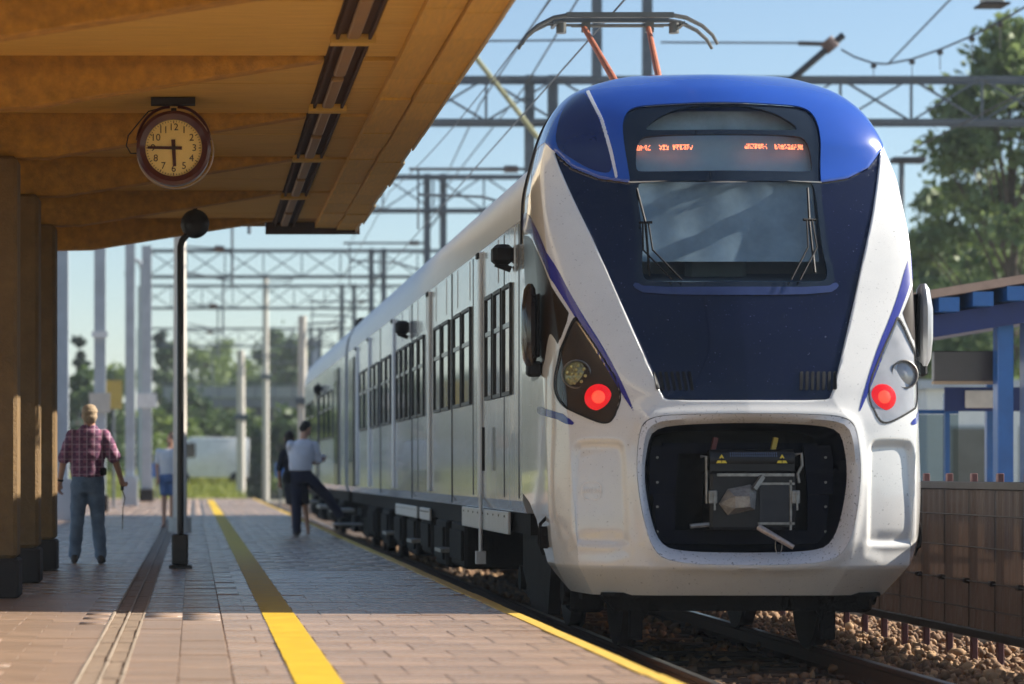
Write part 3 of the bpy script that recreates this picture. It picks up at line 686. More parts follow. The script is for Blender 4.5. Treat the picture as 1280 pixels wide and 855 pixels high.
# wing mirrors
for s in (-1, 1):
    mi = MB(); Y0 = .86
    for k, (z, hx, hy) in enumerate(((2.50, .020, .05), (2.46, .045, .085), (2.30, .065, .12), (2.08, .065, .12), (1.92, .055, .11), (1.86, .03, .07))):
        for q in range(12):
            a = 2*math.pi*q/12; mi.v.append(tl(s*(1.50+.035*(2.3-abs(z-2.2)*2)/2.3+hx*math.cos(a)*1.0), Y0+hy*math.sin(a), z))
    for k in range(5):
        for q in range(12): mi.f.append((k*12+q, k*12+(q+1) % 12, (k+1)*12+(q+1) % 12, (k+1)*12+q)); mi.mi.append(0)
    mi.f += [tuple(range(11, -1, -1)), tuple(range(60, 72))]; mi.mi += [0, 0]
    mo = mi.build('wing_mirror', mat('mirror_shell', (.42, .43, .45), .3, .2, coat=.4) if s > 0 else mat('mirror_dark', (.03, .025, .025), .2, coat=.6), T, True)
    f = MB(); f.box(*sorted((TX+s*1.435, TX+s*1.55)), TY+Y0-.06, TY+Y0+.08, 1.78, 1.90, c=.02); f.build('mirror_foot', m_black, mo)
    f = MB(); f.box(*sorted((TX+s*1.455, TX+s*1.478)), TY+Y0-.10, TY+Y0+.10, 1.93, 2.42, c=.01); f.build('mirror_glass', m_black, mo)
# seam across the corner panels and the number mark
for s in (-1, 1):
    patch('panel_seam', np.maximum(np.abs(Z-1.305)-.004, np.where((S*s > .87) & (Y < 1.9), -9, 9)), m_under, .0015, T)
def dec(me, a, z, name, m, d=.004):
    i, j = np.unravel_index(np.argmin((S-a)**2+(Z-z)**2), S.shape); p = Vector(PN[i, j]+OFF); n = Vector(N2[i, j])
    u = Vector((0, 0, 1)).cross(n).normalized(); v = n.cross(u)
    Mx = Matrix((u, v, n)).transposed().to_4x4(); Mx.translation = p+n*d
    me.transform(Mx); return link_mesh(name, me, m, T)
m_mark = mat('mark_grey', (.93, .91, .87), .6, var=.03)
dec(text_mesh('300 kN', .05, .0005), -1.185, .905, 'side_lettering', m_mark, .015)
el = MB(); n_ = 40
el.v = [(math.copysign(abs(math.cos(2*math.pi*k/n_))**.7, math.cos(2*math.pi*k/n_))*r_, math.copysign(abs(math.sin(2*math.pi*k/n_))**.7, math.sin(2*math.pi*k/n_))*r_*.92, 0) for r_ in (.071, .077) for k in range(n_)]
el.f = [(k, (k+1) % n_, n_+(k+1) % n_, n_+k) for k in range(n_) if k not in (9, 10, 29, 30)]; el.mi = [0]*len(el.f)
dec(el.mesh('ring', False), -1.185, .905, 'lettering_ring', m_mark, .016)
# ---- coupler recess: funnel wall, back plate, bolted plates
rimv = []; nr_ = len(LIPO)
m_lip = mat('lip_white', (.72, .71, .73), .4, coat=.3, var=.05, dirt=.75)
def outer(x, z):
    i, j = np.unravel_index(np.argmin((S-x)**2+(Z-z)**2), S.shape); return PN[i, j]
qi = np.linspace(0, 1, 97)[:-1]
def resamp(poly):
    p = np.vstack([poly, poly[:1]]); a = np.unwrap(np.arctan2(p[:, 1]-.92, p[:, 0])); o_ = np.argsort(a); t = np.linspace(a.min(), a.min()+2*math.pi, 97)[:-1]
    return np.stack([np.interp(np.arange(96)*2*math.pi/96-math.pi, np.concatenate([a_-2*math.pi for a_ in [np.sort(a[:-1] % (2*math.pi))]]+[np.sort(a[:-1] % (2*math.pi))]), np.tile(p[:-1][np.argsort(a[:-1] % (2*math.pi))][:, k], 2)) for k in (0, 1)], 1)
LO, IN_ = resamp(LIPO), resamp(OPEN)
for k in range(96): p = outer(*LO[k]); rimv.append((TX+LO[k][0], TY+p[1], LO[k][1]))
for k in range(96): rimv.append(tl(LO[k][0]*.55+IN_[k][0]*.45, .035, LO[k][1]*.55+IN_[k][1]*.45))
for k in range(96): rimv.append(tl(IN_[k][0], .14, IN_[k][1]))
MB().add(rimv, [(r_*96+k, r_*96+(k+1) % 96, (r_+1)*96+(k+1) % 96, (r_+1)*96+k) for r_ in (0, 1) for k in range(96)]).build('opening_lip', m_lip, T, True, 60)
pts = OPEN
def open_y(x):
    return .03
fn = MB(); n_ = len(pts)
depths = [(.138, 1.0), (.20, .985), (.36, .93), (.62, .90)]
vs = []
for d, k in depths: vs += [tl(x*k, d, .92+(z-.92)*k) for x, z in pts]
fs = [(i*n_+k, i*n_+(k+1) % n_, (i+1)*n_+(k+1) % n_, (i+1)*n_+k) for i in range(3) for k in range(n_)]
fn.add(vs, fs); fn.build('coupler_recess', m_recess, T, True, 30)
MB().box(TX-.8, TX+.8, TY+.62, TY+.64, .36, 1.5).build('recess_back', mat('recess_black', (.004, .004, .005), .8), T)
for s in (-1, 1):
    for z0, z1 in ((.50, .868), (.872, 1.24)):
        xi = .50; xo = .695 if z0 > .8 else .665
        pp = [(TX+s*xi, z0), (TX+s*(xo-.03*(z0 < .8)), z0), (TX+s*xo, z1 if z0 < .8 else z1-.1), (TX+s*(xo-.02), z1), (TX+s*(xi-.03 if z0 > .8 else xi), z1)]
        pb = MB().prism(pp, 'y', TY+.30, TY+.325).build('recess_plate', m_recess, T)
        for z in (z0+.09, z1-.09):
            MB().cyl((TX+s*.635, TY+.300, z), (TX+s*.635, TY+.288, z), .010, n=8).build('bolt', m_steel, pb)
MB().box(TX-.50, TX+.50, TY+.30, TY+.325, .495, .60).build('recess_plate', m_recess, T)
MB().box(TX-.58, TX+.58, TY+.40, TY+.425, 1.18, 1.26).build('recess_plate', m_recess, T)
# ---- coupler head
CX = .045
K = MB(); K.box(TX+CX-.285, TX+CX+.285, TY+.14, TY+.45, .62, 1.02, c=.02); cb = K.build('coupler_head', m_cast, T)
MB().box(TX+CX-.24, TX+CX+.27, TY+.125, TY+.139, .985, 1.005).build('face_rim', m_steel, cb)
MB().cyl(tl(CX-.285, .20, 1.10), tl(CX+.275, .20, 1.10), .068, n=24).build('cover_roll', m_cast, cb, True)
MB().box(TX+CX-.285, TX+CX+.275, TY+.14, TY+.26, 1.02, 1.10).build('cover_plate', m_cast, cb)
for k in range(22):
    x = CX-.15+k*.0145
    MB().bar(tl(x, .150, 1.148), tl(x, .136, 1.118), .006, .004).build('roll_tooth', mat('tooth_blue', (.10, .13, .22), .4), cb)
for x in (CX-.21, CX+.19):
    w1 = MB(); w1.add([tl(x-.036, .133, 1.075), tl(x+.036, .133, 1.075), tl(x, .133, 1.135)], [(0, 1, 2)]); wt = w1.build('warning_triangle', mat('warn_yellow', (.80, .62, .05), .5), cb)
    w1 = MB(); w1.box(TX+x-.004, TX+x+.004, TY+.129, TY+.131, 1.090, 1.112); w1.box(TX+x-.004, TX+x+.004, TY+.129, TY+.131, 1.080, 1.086); w1.build('warning_sign', m_black, cb)
cone = MB(); cone.add([tl(CX-.17, .13, .90), tl(CX-.02, .13, .93), tl(CX+.02, .13, .88), tl(CX+.01, .13, .76), tl(CX-.17, .13, .72), tl(CX-.23, .13, .80),
    tl(CX-.14, .02, .85), tl(CX-.05, .0, .85), tl(CX-.045, .0, .78), tl(CX-.14, .02, .77)],
    [(0, 1, 7, 6), (1, 2, 7), (2, 3, 8, 7), (3, 4, 9, 8), (4, 5, 9), (5, 0, 6, 9), (6, 7, 8, 9)])
cone.build('coupler_cone', mat('cone_cast', (.34, .32, .29), .55, .5, var=.35, vs=30, bump=.4), cb)
MB().bar(tl(CX-.005, .08, .90), tl(CX+.055, .10, .985), .03, .03).build('cone_latch', m_steel, cb)
pk = MB(); pk.box(TX+CX+.04, TX+CX+.235, TY+.128, TY+.139, .67, .93); pk.build('cup_plate', mat('cup_dark', (.008, .010, .02), .4), cb)
for z in (.665, .935): MB().box(TX+CX+.03, TX+CX+.27, TY+.118, TY+.139, z-.008, z+.008).build('cup_rim', m_steel, cb)
MB().box(TX+CX+.238, TX+CX+.252, TY+.118, TY+.139, .62, .96).build('cup_rim', m_steel, cb)
for s, x in ((-1, CX-.27), (1, CX+.275)):
    q = MB(); q.box(TX+x-.028, TX+x+.028, TY+.10, TY+.14, .80, .89, c=.006); q.bar(tl(x+.005, .095, .87), tl(x+.008, .095, .755), .012, .012); q.build('side_latch', m_steel, cb)
q = MB(); q.tube([tl(CX+.285, .19, 1.13), tl(CX+.325, .17, 1.14), tl(CX+.33, .17, 1.06), tl(CX+.30, .17, 1.0), tl(CX+.31, .17, .94)], .011, 8); q.build('link_rod', m_steel, cb, True)
MB().tube([tl(CX-.34, .19, 1.12), tl(CX-.30, .19, 1.12), tl(CX-.30, .18, .8)], .011, 8).build('link_rod', m_steel, cb, True)
MB().tube([tl(CX+.03, .10, .64), tl(CX+.05, .08, .625), tl(CX+.245, .03, .505)], [.022, .022, .017], 12).build('pull_handle', mat('handle_worn', (.42, .36, .33), .5, .5, var=.3, vs=40), cb, True)
MB().tube([tl(CX-.41, .18, .645), tl(CX-.26, .18, .66)], .017, 10).build('air_pipe', m_steel, cb, True)
th = np.linspace(0, 2*math.pi, 24)
MB().tube([tl(CX+.155+.022*math.sin(t), .07, .52+.06*math.cos(t)) for t in th], .0025, 5, caps=False).build('cable_loop', m_steel, cb)
for x, c_ in ((CX-.24, (.10, .02, .02)), (CX+.16, (.45, .33, .06))):
    MB().bar(tl(x, .30, 1.16), tl(x+.02, .30, 1.25), .045, .03).build('hose_clamp', mat('clamp_%d' % int(c_[0]*100), c_, .5), cb)
cc_ = Vector(tl(CX, .3, .86)); cb.matrix_basis = Matrix.Translation(cc_+Vector((0, -.05, .01))) @ Matrix.Diagonal((1.13, 1.0, 1.10, 1)) @ Matrix.Translation(-cc_)
# obstacle deflector and rail guards below the nose
df = MB(); df.prism([(TX-1.04, .105), (TX+1.04, .105), (TX+.92, -.02), (TX-.92, -.02)], 'y', TY+.50, TY+.60); df.build('obstacle_deflector', m_under, T)
MB().box(TX-1.05, TX+1.05, TY+.30, TY+2.0, .10, .13).build('belly_plate', m_under, T)
for s in (-1, 1):
    g_ = MB(); g_.box(TX+s*.74-.05, TX+s*.74+.05, TY+.62, TY+.70, -.25, .1, c=.01); g_.bar(tl(s*.74, .66, -.15), tl(s*.60, .66, .08), .05, .04); g_.build('rail_guard', m_under, T)
    hs = MB(); hs.tube([tl(s*1.40, .75, .70), tl(s*1.46, .74, .64), tl(s*1.47, .74, .5), tl(s*1.43, .76, .40)], .014, 8); hs.box(*sorted((TX+s*1.40, TX+s*1.47)), TY+.70, TY+.80, .45, .62, c=.01); hs.build('side_step', m_under, T)
for k_ in (0, -1):
    g_ = PN[:, k_]+OFF; g_ = g_[(g_[:, 2] > 2.9)]
    MB().tube([tuple(p) for p in g_[::4]], .016, 8).build('joint_gasket', m_black, T, True)
# ---- car bodies
PROF = [(1.40, .70), (1.43, .80), (1.432, 1.2), (1.432, 3.12)]
RPROF = [(1.432, 3.124), (1.42, 3.26), (1.385, 3.42), (1.30, 3.58), (1.15, 3.73), (.95, 3.86), (.65, 3.97), (.3, 4.03), (0, 4.05)]
def shell(prof, y0, y1, name, m, n=1):
    pr = [(-x, z) for x, z in prof]+[(x, z) for x, z in reversed(prof) if x > 0]
    m_ = MB(); ys_ = np.linspace(y0, y1, n+1); k = len(pr)
    m_.v = [tl(x, y, z) for y in ys_ for x, z in pr]
    m_.f = [(i*k+j, i*k+j+1, (i+1)*k+j+1, (i+1)*k+j) for i in range(n) for j in range(k-1)]
    m_.f += [tuple(range(k)), tuple(range(n*k, n*k+k))]; m_.mi = [0]*len(m_.f)
    return link_mesh(name, m_.mesh(name), m, T, True, 25)
CARS = [(2.056, 26.6), (27.5, 44.6)]
for a, b in CARS:
    sh = MB()
    for s in (-1, 1):
        pass
    cb_ = [(-x, z) for x, z in PROF]+[(x, z) for x, z in reversed(PROF)]
    b_ = MB().prism([(TX+x, z) for x, z in cb_], 'y', TY+a, TY+b).build('car_body', m_silver, T, bevel=.0)
    shell(RPROF, a, b, 'car_roof', m_roof)
    MB().box(TX-1.36, TX+1.36, TY+a+.05, TY+b-.05, .52, .695).build('underframe', m_under, T)
# corrugated gangway between the cars
gw = MB()
for k in range(9):
    y = 26.62+k*.098; gw.box(TX-1.25, TX+1.25, TY+y, TY+y+.06, .75, 3.75, c=.02)
gw.build('gangway_bellows', mat('bellows', (.02, .021, .024), .8), T)
MB().box(TX-1.2, TX+1.2, TY+26.6, TY+27.5, .8, 3.7).build('gangway_tunnel', m_black, T)
XS = -1.4325
m_frame = mat('window_rubber', (.03, .035, .04), .5); m_pane = mat('tinted_pane', (.07, .08, .085), .06, coat=.4, var=.25, vs=1.5)
m_mull = mat('window_mullion', (.24, .26, .28), .3, .3)
def side_window(s, y0, y1, z0=1.73, z1=2.62, hopper=True):
    x = TX+s*1.4325
    fr = MB(); t = .032
    def bx(m_, a, b, c, d, p): m_.box(*sorted((x-s*.004, x+s*p)), TY+a, TY+b, c, d)
    bx(fr, y0-t, y0, z0-t, z1+t, .022); bx(fr, y1, y1+t, z0-t, z1+t, .022); bx(fr, y0, y1, z0-t, z0, .022); bx(fr, y0, y1, z1, z1+t, .022)
    w = fr.build('window', m_frame, T)
    zz = z0+(z1-z0)*.64
    if hopper:
        for a, b in ((z0, zz-.02), (zz+.02, z1)):
            q = MB(); bx(q, y0, y1, a, b, .006); q.build('pane', m_pane, w)
        q = MB(); bx(q, y0, y1, zz-.02, zz+.02, .016); q.build('mullion', m_mull, w)
    else:
        q = MB(); bx(q, y0, y1, z0, z1, .006); q.build('pane', m_pane, w)
def pilaster(y, w=.17, z0=.82, z1=3.10):
    m_ = MB(); m_.box(TX+XS-.030, TX+XS+.004, TY+y-w/2, TY+y+w/2, z0, z1, c=.008); p = m_.build('door_pillar', m_pilas, T)
    m_ = MB(); m_.box(TX+XS-.05, TX+XS-.030, TY+y-w*.45, TY+y+w*.45, z1-.06, z1-.005, c=.005); m_.build('pillar_cap', m_black, p)
def joint(y, z0=.72, z1=3.115):
    MB().box(TX+XS-.006, TX+XS+.004, TY+y-.018, TY+y+.018, z0, z1).build('panel_joint', m_black, T)
Y_ = lambda px: 2.7045*FPX/(px-VX)-TY
groups = [(Y_(641), Y_(607), 3), (Y_(590), Y_(567), 2), (Y_(563), Y_(543), 2), (Y_(531), Y_(516), 2), (Y_(514), Y_(496), 3), (Y_(489), Y_(477), 2), (Y_(474), Y_(463), 2), (Y_(461), Y_(450), 2)]
for a, b, n in groups:
    w = (b-a)/n
    for k in range(n): side_window(-1, a+k*w+.09, a+(k+1)*w-.09)
for px in (602, 538, 493, 462.5, 447): pilaster(Y_(px))
for px in (565, 515, 475.5): joint(Y_(px))
for y in (2.3, 3.35, 5.9, 10.8, 12.2): MB().box(TX+XS-.004, TX+XS+.004, TY+y-.006, TY+y+.006, .82, 3.1).build('panel_joint', m_frame, T)
# fine vertical ribs above the windows
for k in range(12):
    y = 2.6+k*1.2
    MB().box(TX+XS-.005, TX+XS+.004, TY+y-.012, TY+y+.012, 2.72, 3.10).build('body_rib', m_silver, T)
# doors: dark double leaves near the far end of the first car and on the second
for y0, y1 in ((24.6, 25.9), (29.4, 30.8), (37.5, 38.9)):
    d_ = MB(); d_.box(TX+XS-.03, TX+XS+.003, TY+y0, TY+y1, .80, 2.98, c=.01); d = d_.build('door', mat('door_dark', (.05, .06, .065), .3, coat=.3), T)
    for a, b in ((y0+.12, (y0+y1)/2-.06), ((y0+y1)/2+.06, y1-.12)):
        q = MB(); q.box(TX+XS-.036, TX+XS-.028, TY+a, TY+b, 1.2, 2.75); q.build('pane', m_pane, d)
    q = MB(); q.box(TX+XS-.36, TX+XS, TY+y0, TY+y1, .36, .42); q.build('door_step', m_steel, d)
for a, b in ((31.6, 33.0), (33.4, 34.8), (35.3, 36.8), (39.7, 41.2), (41.8, 43.6)): side_window(-1, a, b)
# door-side cameras
for px, zz in ((640, 2.89), (511, 2.86), (402, 2.80)):
    y = Y_(px); q = MB(); q.box(TX+XS-.17, TX+XS+.003, TY+y-.10, TY+y+.12, zz-.09, zz+.08, c=.035); q.bar((TX+XS-.14, TY+y, zz-.08), (TX+XS-.01, TY+y, zz-.13), .05, .05); q.build('side_camera', m_black, T)
# handrail beside the first door pillar, antenna stubs, skirt plates with rivets
MB().tube([tl(XS-.05, Y_(611), 1.05), tl(XS-.05, Y_(611), 1.45)], .014, 8).build('hand_rail', m_black, T)
for px in (627, 545): MB().tube([tl(-1.40, Y_(px), 3.15), tl(-1.36, Y_(px)-.02, 3.42)], .014, 6).build('roof_seam', m_frame, T)
sk = mat('skirt_white', (.62, .63, .64), .35, .2, var=.08)
for a, b, z0, z1 in ((Y_(634), Y_(577), .50, .775), (Y_(536), Y_(524), .48, .70), (Y_(520), Y_(494), .48, .70)):
    q = MB(); q.box(TX-1.43, TX-1.40, TY+a, TY+b, z0, z1-.08, c=.006); s_ = q.build('skirt_panel', sk, T)
    q = MB()
    for k in range(9):
        y = a+(b-a)*(k+.5)/9; q.cyl(tl(-1.431, y, z1-.12), tl(-1.438, y, z1-.12), .010, n=6)
    q.build('rivet_row', m_steel, s_)
MB().tube([tl(-1.45, Y_(603), .20), tl(-1.45, Y_(603), .85)], .018, 8).build('drain_pipe', m_pilas, T)
MB().bar(tl(-1.45, Y_(603), .30), tl(-1.45, Y_(603), .18), .09, .09).build('pipe_foot', m_pilas, T)
# underfloor equipment boxes
for a, b, z0 in ((7.2, 8.6, .05), (9.2, 10.4, .0), (11.0, 12.2, .08), (13.0, 14.2, .0), (15.2, 16.4, .05), (17.6, 18.9, .0), (20.4, 22.0, .05), (29.0, 30.6, .0), (32.6, 34.5, .05), (36.6, 38.4, .0), (40.6, 42.0, .05)):
    q = MB(); q.box(TX-1.38, TX-.55, TY+a, TY+b, z0, .52, c=.03); q.box(TX-1.41, TX-1.38, TY+a+.1, TY+b-.1, z0+.08, .44, c=.008); q.build('equipment_box', m_under, T)
for a in (8.9, 12.7, 16.9):
    q = MB(); q.box(TX-1.50, TX-1.1, TY+a-.35, TY+a+.35, .18, .22); q.bar(tl(-1.3, a-.2, .2), tl(-1.3, a-.2, .5), .04, .04); q.bar(tl(-1.3, a+.2, .2), tl(-1.3, a+.2, .5), .04, .04); q.build('foot_step', m_steel, T)
# bogies: frame, axle boxes, springs and wheels
def bogie(yc, wb=2.7):
    B = MB()
    for s in (-1, 1):
        B.bar(tl(s*1.05, yc-wb/2-.35, .16), tl(s*1.05, yc+wb/2+.35, .16), .14, .22)
        B.bar(tl(s*1.05, yc-.7, .28), tl(s*1.05, yc+.7, .28), .20, .24)
        B.bar(tl(s*1.22, yc-.5, .12), tl(s*1.22, yc+.5, .12), .10, .30)
    B.bar(tl(-1.0, yc, .25), tl(1.0, yc, .25), .5, .3)
    bo = B.build('bogie', m_under, T)
    for dy in (-wb/2, wb/2):
        y = yc+dy; rz = RAIL_Z+.425
        a = MB(); a.cyl(tl(-1.0, y, rz), tl(1.0, y, rz), .085, n=14); a.build('axle', m_under, bo)
        for s in (-1, 1):
            MB().lathe(tl(s*.7525, y, rz), [(.001, -.07), (.30, -.07), (.445, -.068), (.455, -.045), (.428, -.035), (.425, .06), (.34, .065), (.10, .03), (.001, .03)], (s, 0, 0), 36).build('wheel', mat('wheel_steel', (.04, .033, .03), .5, .5, var=.3, vs=8), bo, True)
            q = MB(); q.box(TX+s*1.05-.13, TX+s*1.05+.13, TY+y-.17, TY+y+.17, rz-.16, rz+.14, c=.03); q.cyl(tl(s*1.05, y, rz+.14), tl(s*1.05, y, rz+.40), .11, n=14); q.cyl(tl(s*1.18, y, rz), tl(s*1.23, y, rz), .11, n=16); q.build('axle_box', m_under, bo)
for y in (2.55, 24.2, 27.9, 41.5): bogie(y)
# black bogie shroud behind the nose arch
q = MB(); q.prism([(TY+2.06, .70), (TY+3.1, .70), (TY+3.1, .20), (TY+2.5, -.10), (TY+1.5, -.10), (TY+1.25, .40), (TY+1.55, .70)], 'x', TX-1.30, TX-1.20); q.build('bogie_shroud', m_under, T)
q = MB(); q.prism([(TY+1.2, .1), (TY+2.06, .1), (TY+2.06, .88), (TY+1.7, .88), (TY+1.2, .6)], 'x', TX-1.15, TX+1.15); q.build('arch_lining', m_under, T)
# ---- pantograph on the first car
m_pant = mat('pantograph_orange', (.42, .13, .06), .5, .2, var=.2, vs=12); m_strip = mat('contact_strip', (.13, .13, .12), .45, .5)
PY = 25.76-TY; PZ = 5.43
pp_ = MB()
for s in (-1, 1): pp_.tube([tl(s*.22, PY+.02, PZ-.12), tl(s*.42, PY+.9, 4.92)][::-1] if False else [tl(-.33 if s < 0 else .30, PY, PZ-.05), tl(-.17 if s < 0 else .25, PY-.9, 4.72), tl(0 if s < 0 else .1, PY-1.6, 4.25)], [.026, .034, .036], 10)
pant = pp_.build('pantograph', m_pant, T, True)
q = MB()
for dy, dz in ((-.14, 0), (.14, 0)):
    q.bar(tl(-.52, PY+dy, PZ+dz+.045), tl(.52, PY+dy, PZ+dz+.045), .05, .05)
    for s in (-1, 1):
        q.tube([tl(s*.50, PY+dy, PZ+.045), tl(s*.64, PY+dy, PZ+.02), tl(s*.80, PY+dy, PZ-.06), tl(s*.90, PY+dy, PZ-.15), tl(s*.95, PY+dy, PZ-.24)], [.022, .022, .020, .018, .016], 8)
q.build('contact_strip', m_strip, pant, True)
q = MB(); q.tube([tl(-.45, PY, PZ-.035), tl(.45, PY, PZ-.035)], .018, 8)
for s in (-1, 1):
    q.bar(tl(s*.62, PY-.14, PZ-.03), tl(s*.62, PY+.14, PZ-.03), .03, .03); q.cyl(tl(s*.55, PY, PZ-.11), tl(s*.55, PY, PZ-.01), .05, n=12); q.tube([tl(s*.40, PY, PZ-.03), tl(s*.58, PY, PZ-.03), tl(s*.68, PY, PZ-.02)], .014, 8); q.bar(tl(s*.31, PY, PZ-.10), tl(s*.31, PY, PZ), .08, .06)
q.build('head_frame', m_strip, pant, True)
q = MB(); q.box(TX-.5, TX+.6, TY+PY-1.9, TY+PY-1.2, 4.0, 4.26, c=.05); q.build('pantograph_base', m_roof, pant)
q = MB(); q.box(TX-.30, TX+.55, TY+2.6, TY+3.6, 4.02, 4.36, c=.06); q.build('roof_unit', mat('roof_unit', (.35, .36, .36), .6), T)
# ---------------------------------------------------------------- surroundings
def at(px, py, y):                                       # a point at depth y
    return Vector(((px-VX)*y/FPX, y, CAMH-(py-VY)*y/FPX))
m_galv = mat('galvanised', (.42, .46, .50), .6, .1, var=.15, vs=1.5)
m_galvd = mat('steel_dark', (.12, .14, .16), .6, .3, var=.2)
m_wire = mat('wire_dark', (.06, .06, .065), .5, .5)
m_insul = mat('insulator', (.10, .06, .05), .35)
m_cpole = mat('pole_concrete', (.55, .52, .46), .85, var=.12, bump=.2)
GD = 'overhead line gantries across the tracks'
def gantry(yc, ztop, depth, xl, label, mid=(7.25, 7.75), xr=21.5, first=False):
    G = empty('line_gantry', (xl, yc, -.6), label, 'gantry', GD)
    zb = ztop-depth; w = .09
    for dy in (-.3, .3):
        for z in (ztop, zb): MB().bar((xl, yc+dy, z), (xr, yc+dy, z), w, w).build('chord', m_galvd, G)
    n = int((xr-xl)/1.5); xs = np.linspace(xl, xr, n+1)
    bm_ = MB().bar((0, 0, zb), (xs[1]-xs[0], 0, ztop), .045, .045).mesh('brace'); bm_.materials.append(m_galvd)
    bm2 = MB().bar((0, 0, ztop), (xs[1]-xs[0], 0, zb), .045, .045).mesh('brace'); bm2.materials.append(m_galvd)
    bm3 = MB().bar((0, 0, zb), (0, 0, ztop), .05, .05).mesh('strut'); bm3.materials.append(m_galvd)
    for i in range(n):
        for k, me_ in enumerate((bm_, bm2, bm3)):
            o = bpy.data.objects.new('brace' if k < 2 else 'strut', me_); col.objects.link(o); o.parent = G; o.matrix_parent_inverse = Matrix.Translation(-Vector(G.location))
            o.location = (xs[i], yc-.3 if k != 1 else yc-.25, 0)
    lg = MB()
    lg.box(xl-.15, xl+.15, yc-.15, yc+.15, .9, ztop)
    lg.box(xl-.235, xl+.235, yc-.26, yc+.26, -.6, .9)
    lg.build('left_leg', m_galv, G)
    for x in mid:
        MB().bar((x, yc, -.6), (x, yc, ztop+.1), .20, .20).build('middle_leg', m_galvd, G)
    for z in np.arange(1.5, ztop-1.2, 1.4): MB().bar((mid[0], yc, z), (mid[1], yc, z+.7), .06, .06).build('leg_brace', m_galvd, G)
    MB().bar((xr, yc, -.6), (xr, yc, ztop), .3, .3).build('right_leg', m_galvd, G)
    # cantilever arms hanging below the truss over the track
    for x, s in ((mid[0], -1),):
        q = MB(); q.tube([(x, yc, zb-1.0), (x-2.6, yc, zb-1.0)], .035, 8); q.tube([(x, yc, zb-1.9), (x-1.0, yc, zb-1.6), (x-2.4, yc, zb-1.55)], .030, 8); q.tube([(x-2.4, yc, zb-1.0), (x-2.4, yc, zb-2.3)], .025, 6); q.build('cantilever_arm', m_galvd, G)
        q = MB()
        for k in range(5): q.cyl((x-.30-k*.06, yc, zb-1.0), (x-.26-k*.06, yc, zb-1.0), .085, n=10)
        q.build('insulator', m_insul, G)
    for x in (mid[1]+2.2, mid[1]+6.5, 1.2):
        q = MB(); q.tube([(x, yc, zb), (x, yc, zb-2.4)], .04, 8); q.tube([(x, yc, zb-1.2), (x-1.5, yc, zb-1.1)], .028, 6); q.tube([(x, yc, zb-2.2), (x-1.4, yc, zb-1.9)], .028, 6); q.build('drop_tube', m_galvd, G)
        q = MB(); q.cyl((x-.25, yc, zb-1.18), (x-.55, yc, zb-1.16), .09, n=8); q.build('insulator', m_insul, G)
    return G
gantry(57, 9.5, .92, -2.85, 'nearest line gantry, its truss level with the top of the train cab')
gantry(82, 10.2, 1.05, -1.97, 'second line gantry from the train, just below the nearest truss')
gantry(107, 10.0, 1.05, -1.85, 'third line gantry, seen below the far end of the canopy', mid=(7.2, 7.7))
gantry(130, 10.2, 1.1, -2.6, 'fourth line gantry far along the tracks', mid=(7.3, 7.9))
gantry(165, 10.0, 1.1, -3.4, 'farthest line gantry, pale and small beyond the train', mid=(7.3, 7.9))
def mast(x, y, h, w, name, label, m, cat='mast', group=None, z0=-.6, plate=None, base=True):
    G = empty(name, (x, y, z0), label, cat, group)
    q = MB(); q.bar((x, y, z0), (x, y, h), w, w*.8)
    q.build('shaft', m, G)
    if base: MB().box(x-w*.75, x+w*.75, y-w*.75, y+w*.75, z0, .45, c=.03).build('foot', m_tar, G)
    for k, (z, ww, hh, c) in enumerate(plate or ()):
        MB().box(x-ww/2, x+ww/2, y-w*.5-.06, y-w*.5-.03, z, z+hh).build('plate', c, G)
    return G
m_wpl = mat('plate_white', (.75, .76, .76), .5); m_ypl = mat('plate_yellow', (.50, .37, .08), .5); m_blupl = mat('plate_blue', (.05, .16, .45), .5)
p = at(125, 640, 69)
mast(p.x, 69, 9.5, .30, 'steel_mast', 'grey steel mast with white band behind the man in the plaid shirt', m_galv, plate=((4.55, .42, .16, m_wpl), (2.6, .55, .5, m_cpole)))
p = at(163, 640, 92)
mast(p.x+.55, 93, 9.0, .34, 'steel_mast', 'grey steel mast with a white plate left of the loudspeaker post', m_galv, plate=((3.3, .7, .5, m_wpl),))
p = at(178, 620, 112)
q = empty('bracket_lamp', (p.x, 112, -.6), 'thin grey lamp post with a hooked top left of the loudspeaker post', 'lamp post')
MB().tube([(p.x, 112, -.6), (p.x, 112, 9.6), (p.x-.12, 112, 9.95), (p.x-.32, 112, 10.05), (p.x-.52, 112, 9.95), (p.x-.6, 112, 9.5)], .11, 10).build('pole', m_galv, q, True)
MB().box(p.x-.75, p.x-.45, 111.8, 112.2, 9.3, 9.55, c=.05).build('lamp_head', m_galvd, q)
# yellow notice board between the masts
p = at(142, 490, 78)
q = empty('notice_board', (p.x, 78, 0), 'small yellow notice board on a thin post between grey masts', 'notice board')
MB().tube([(p.x, 78, -.0), (p.x, 78, 3.4)], .04, 8).build('post', m_galvd, q)
MB().box(p.x-.25, p.x+.25, 77.93, 77.96, 2.9, 3.75).build('board', m_ypl, q)
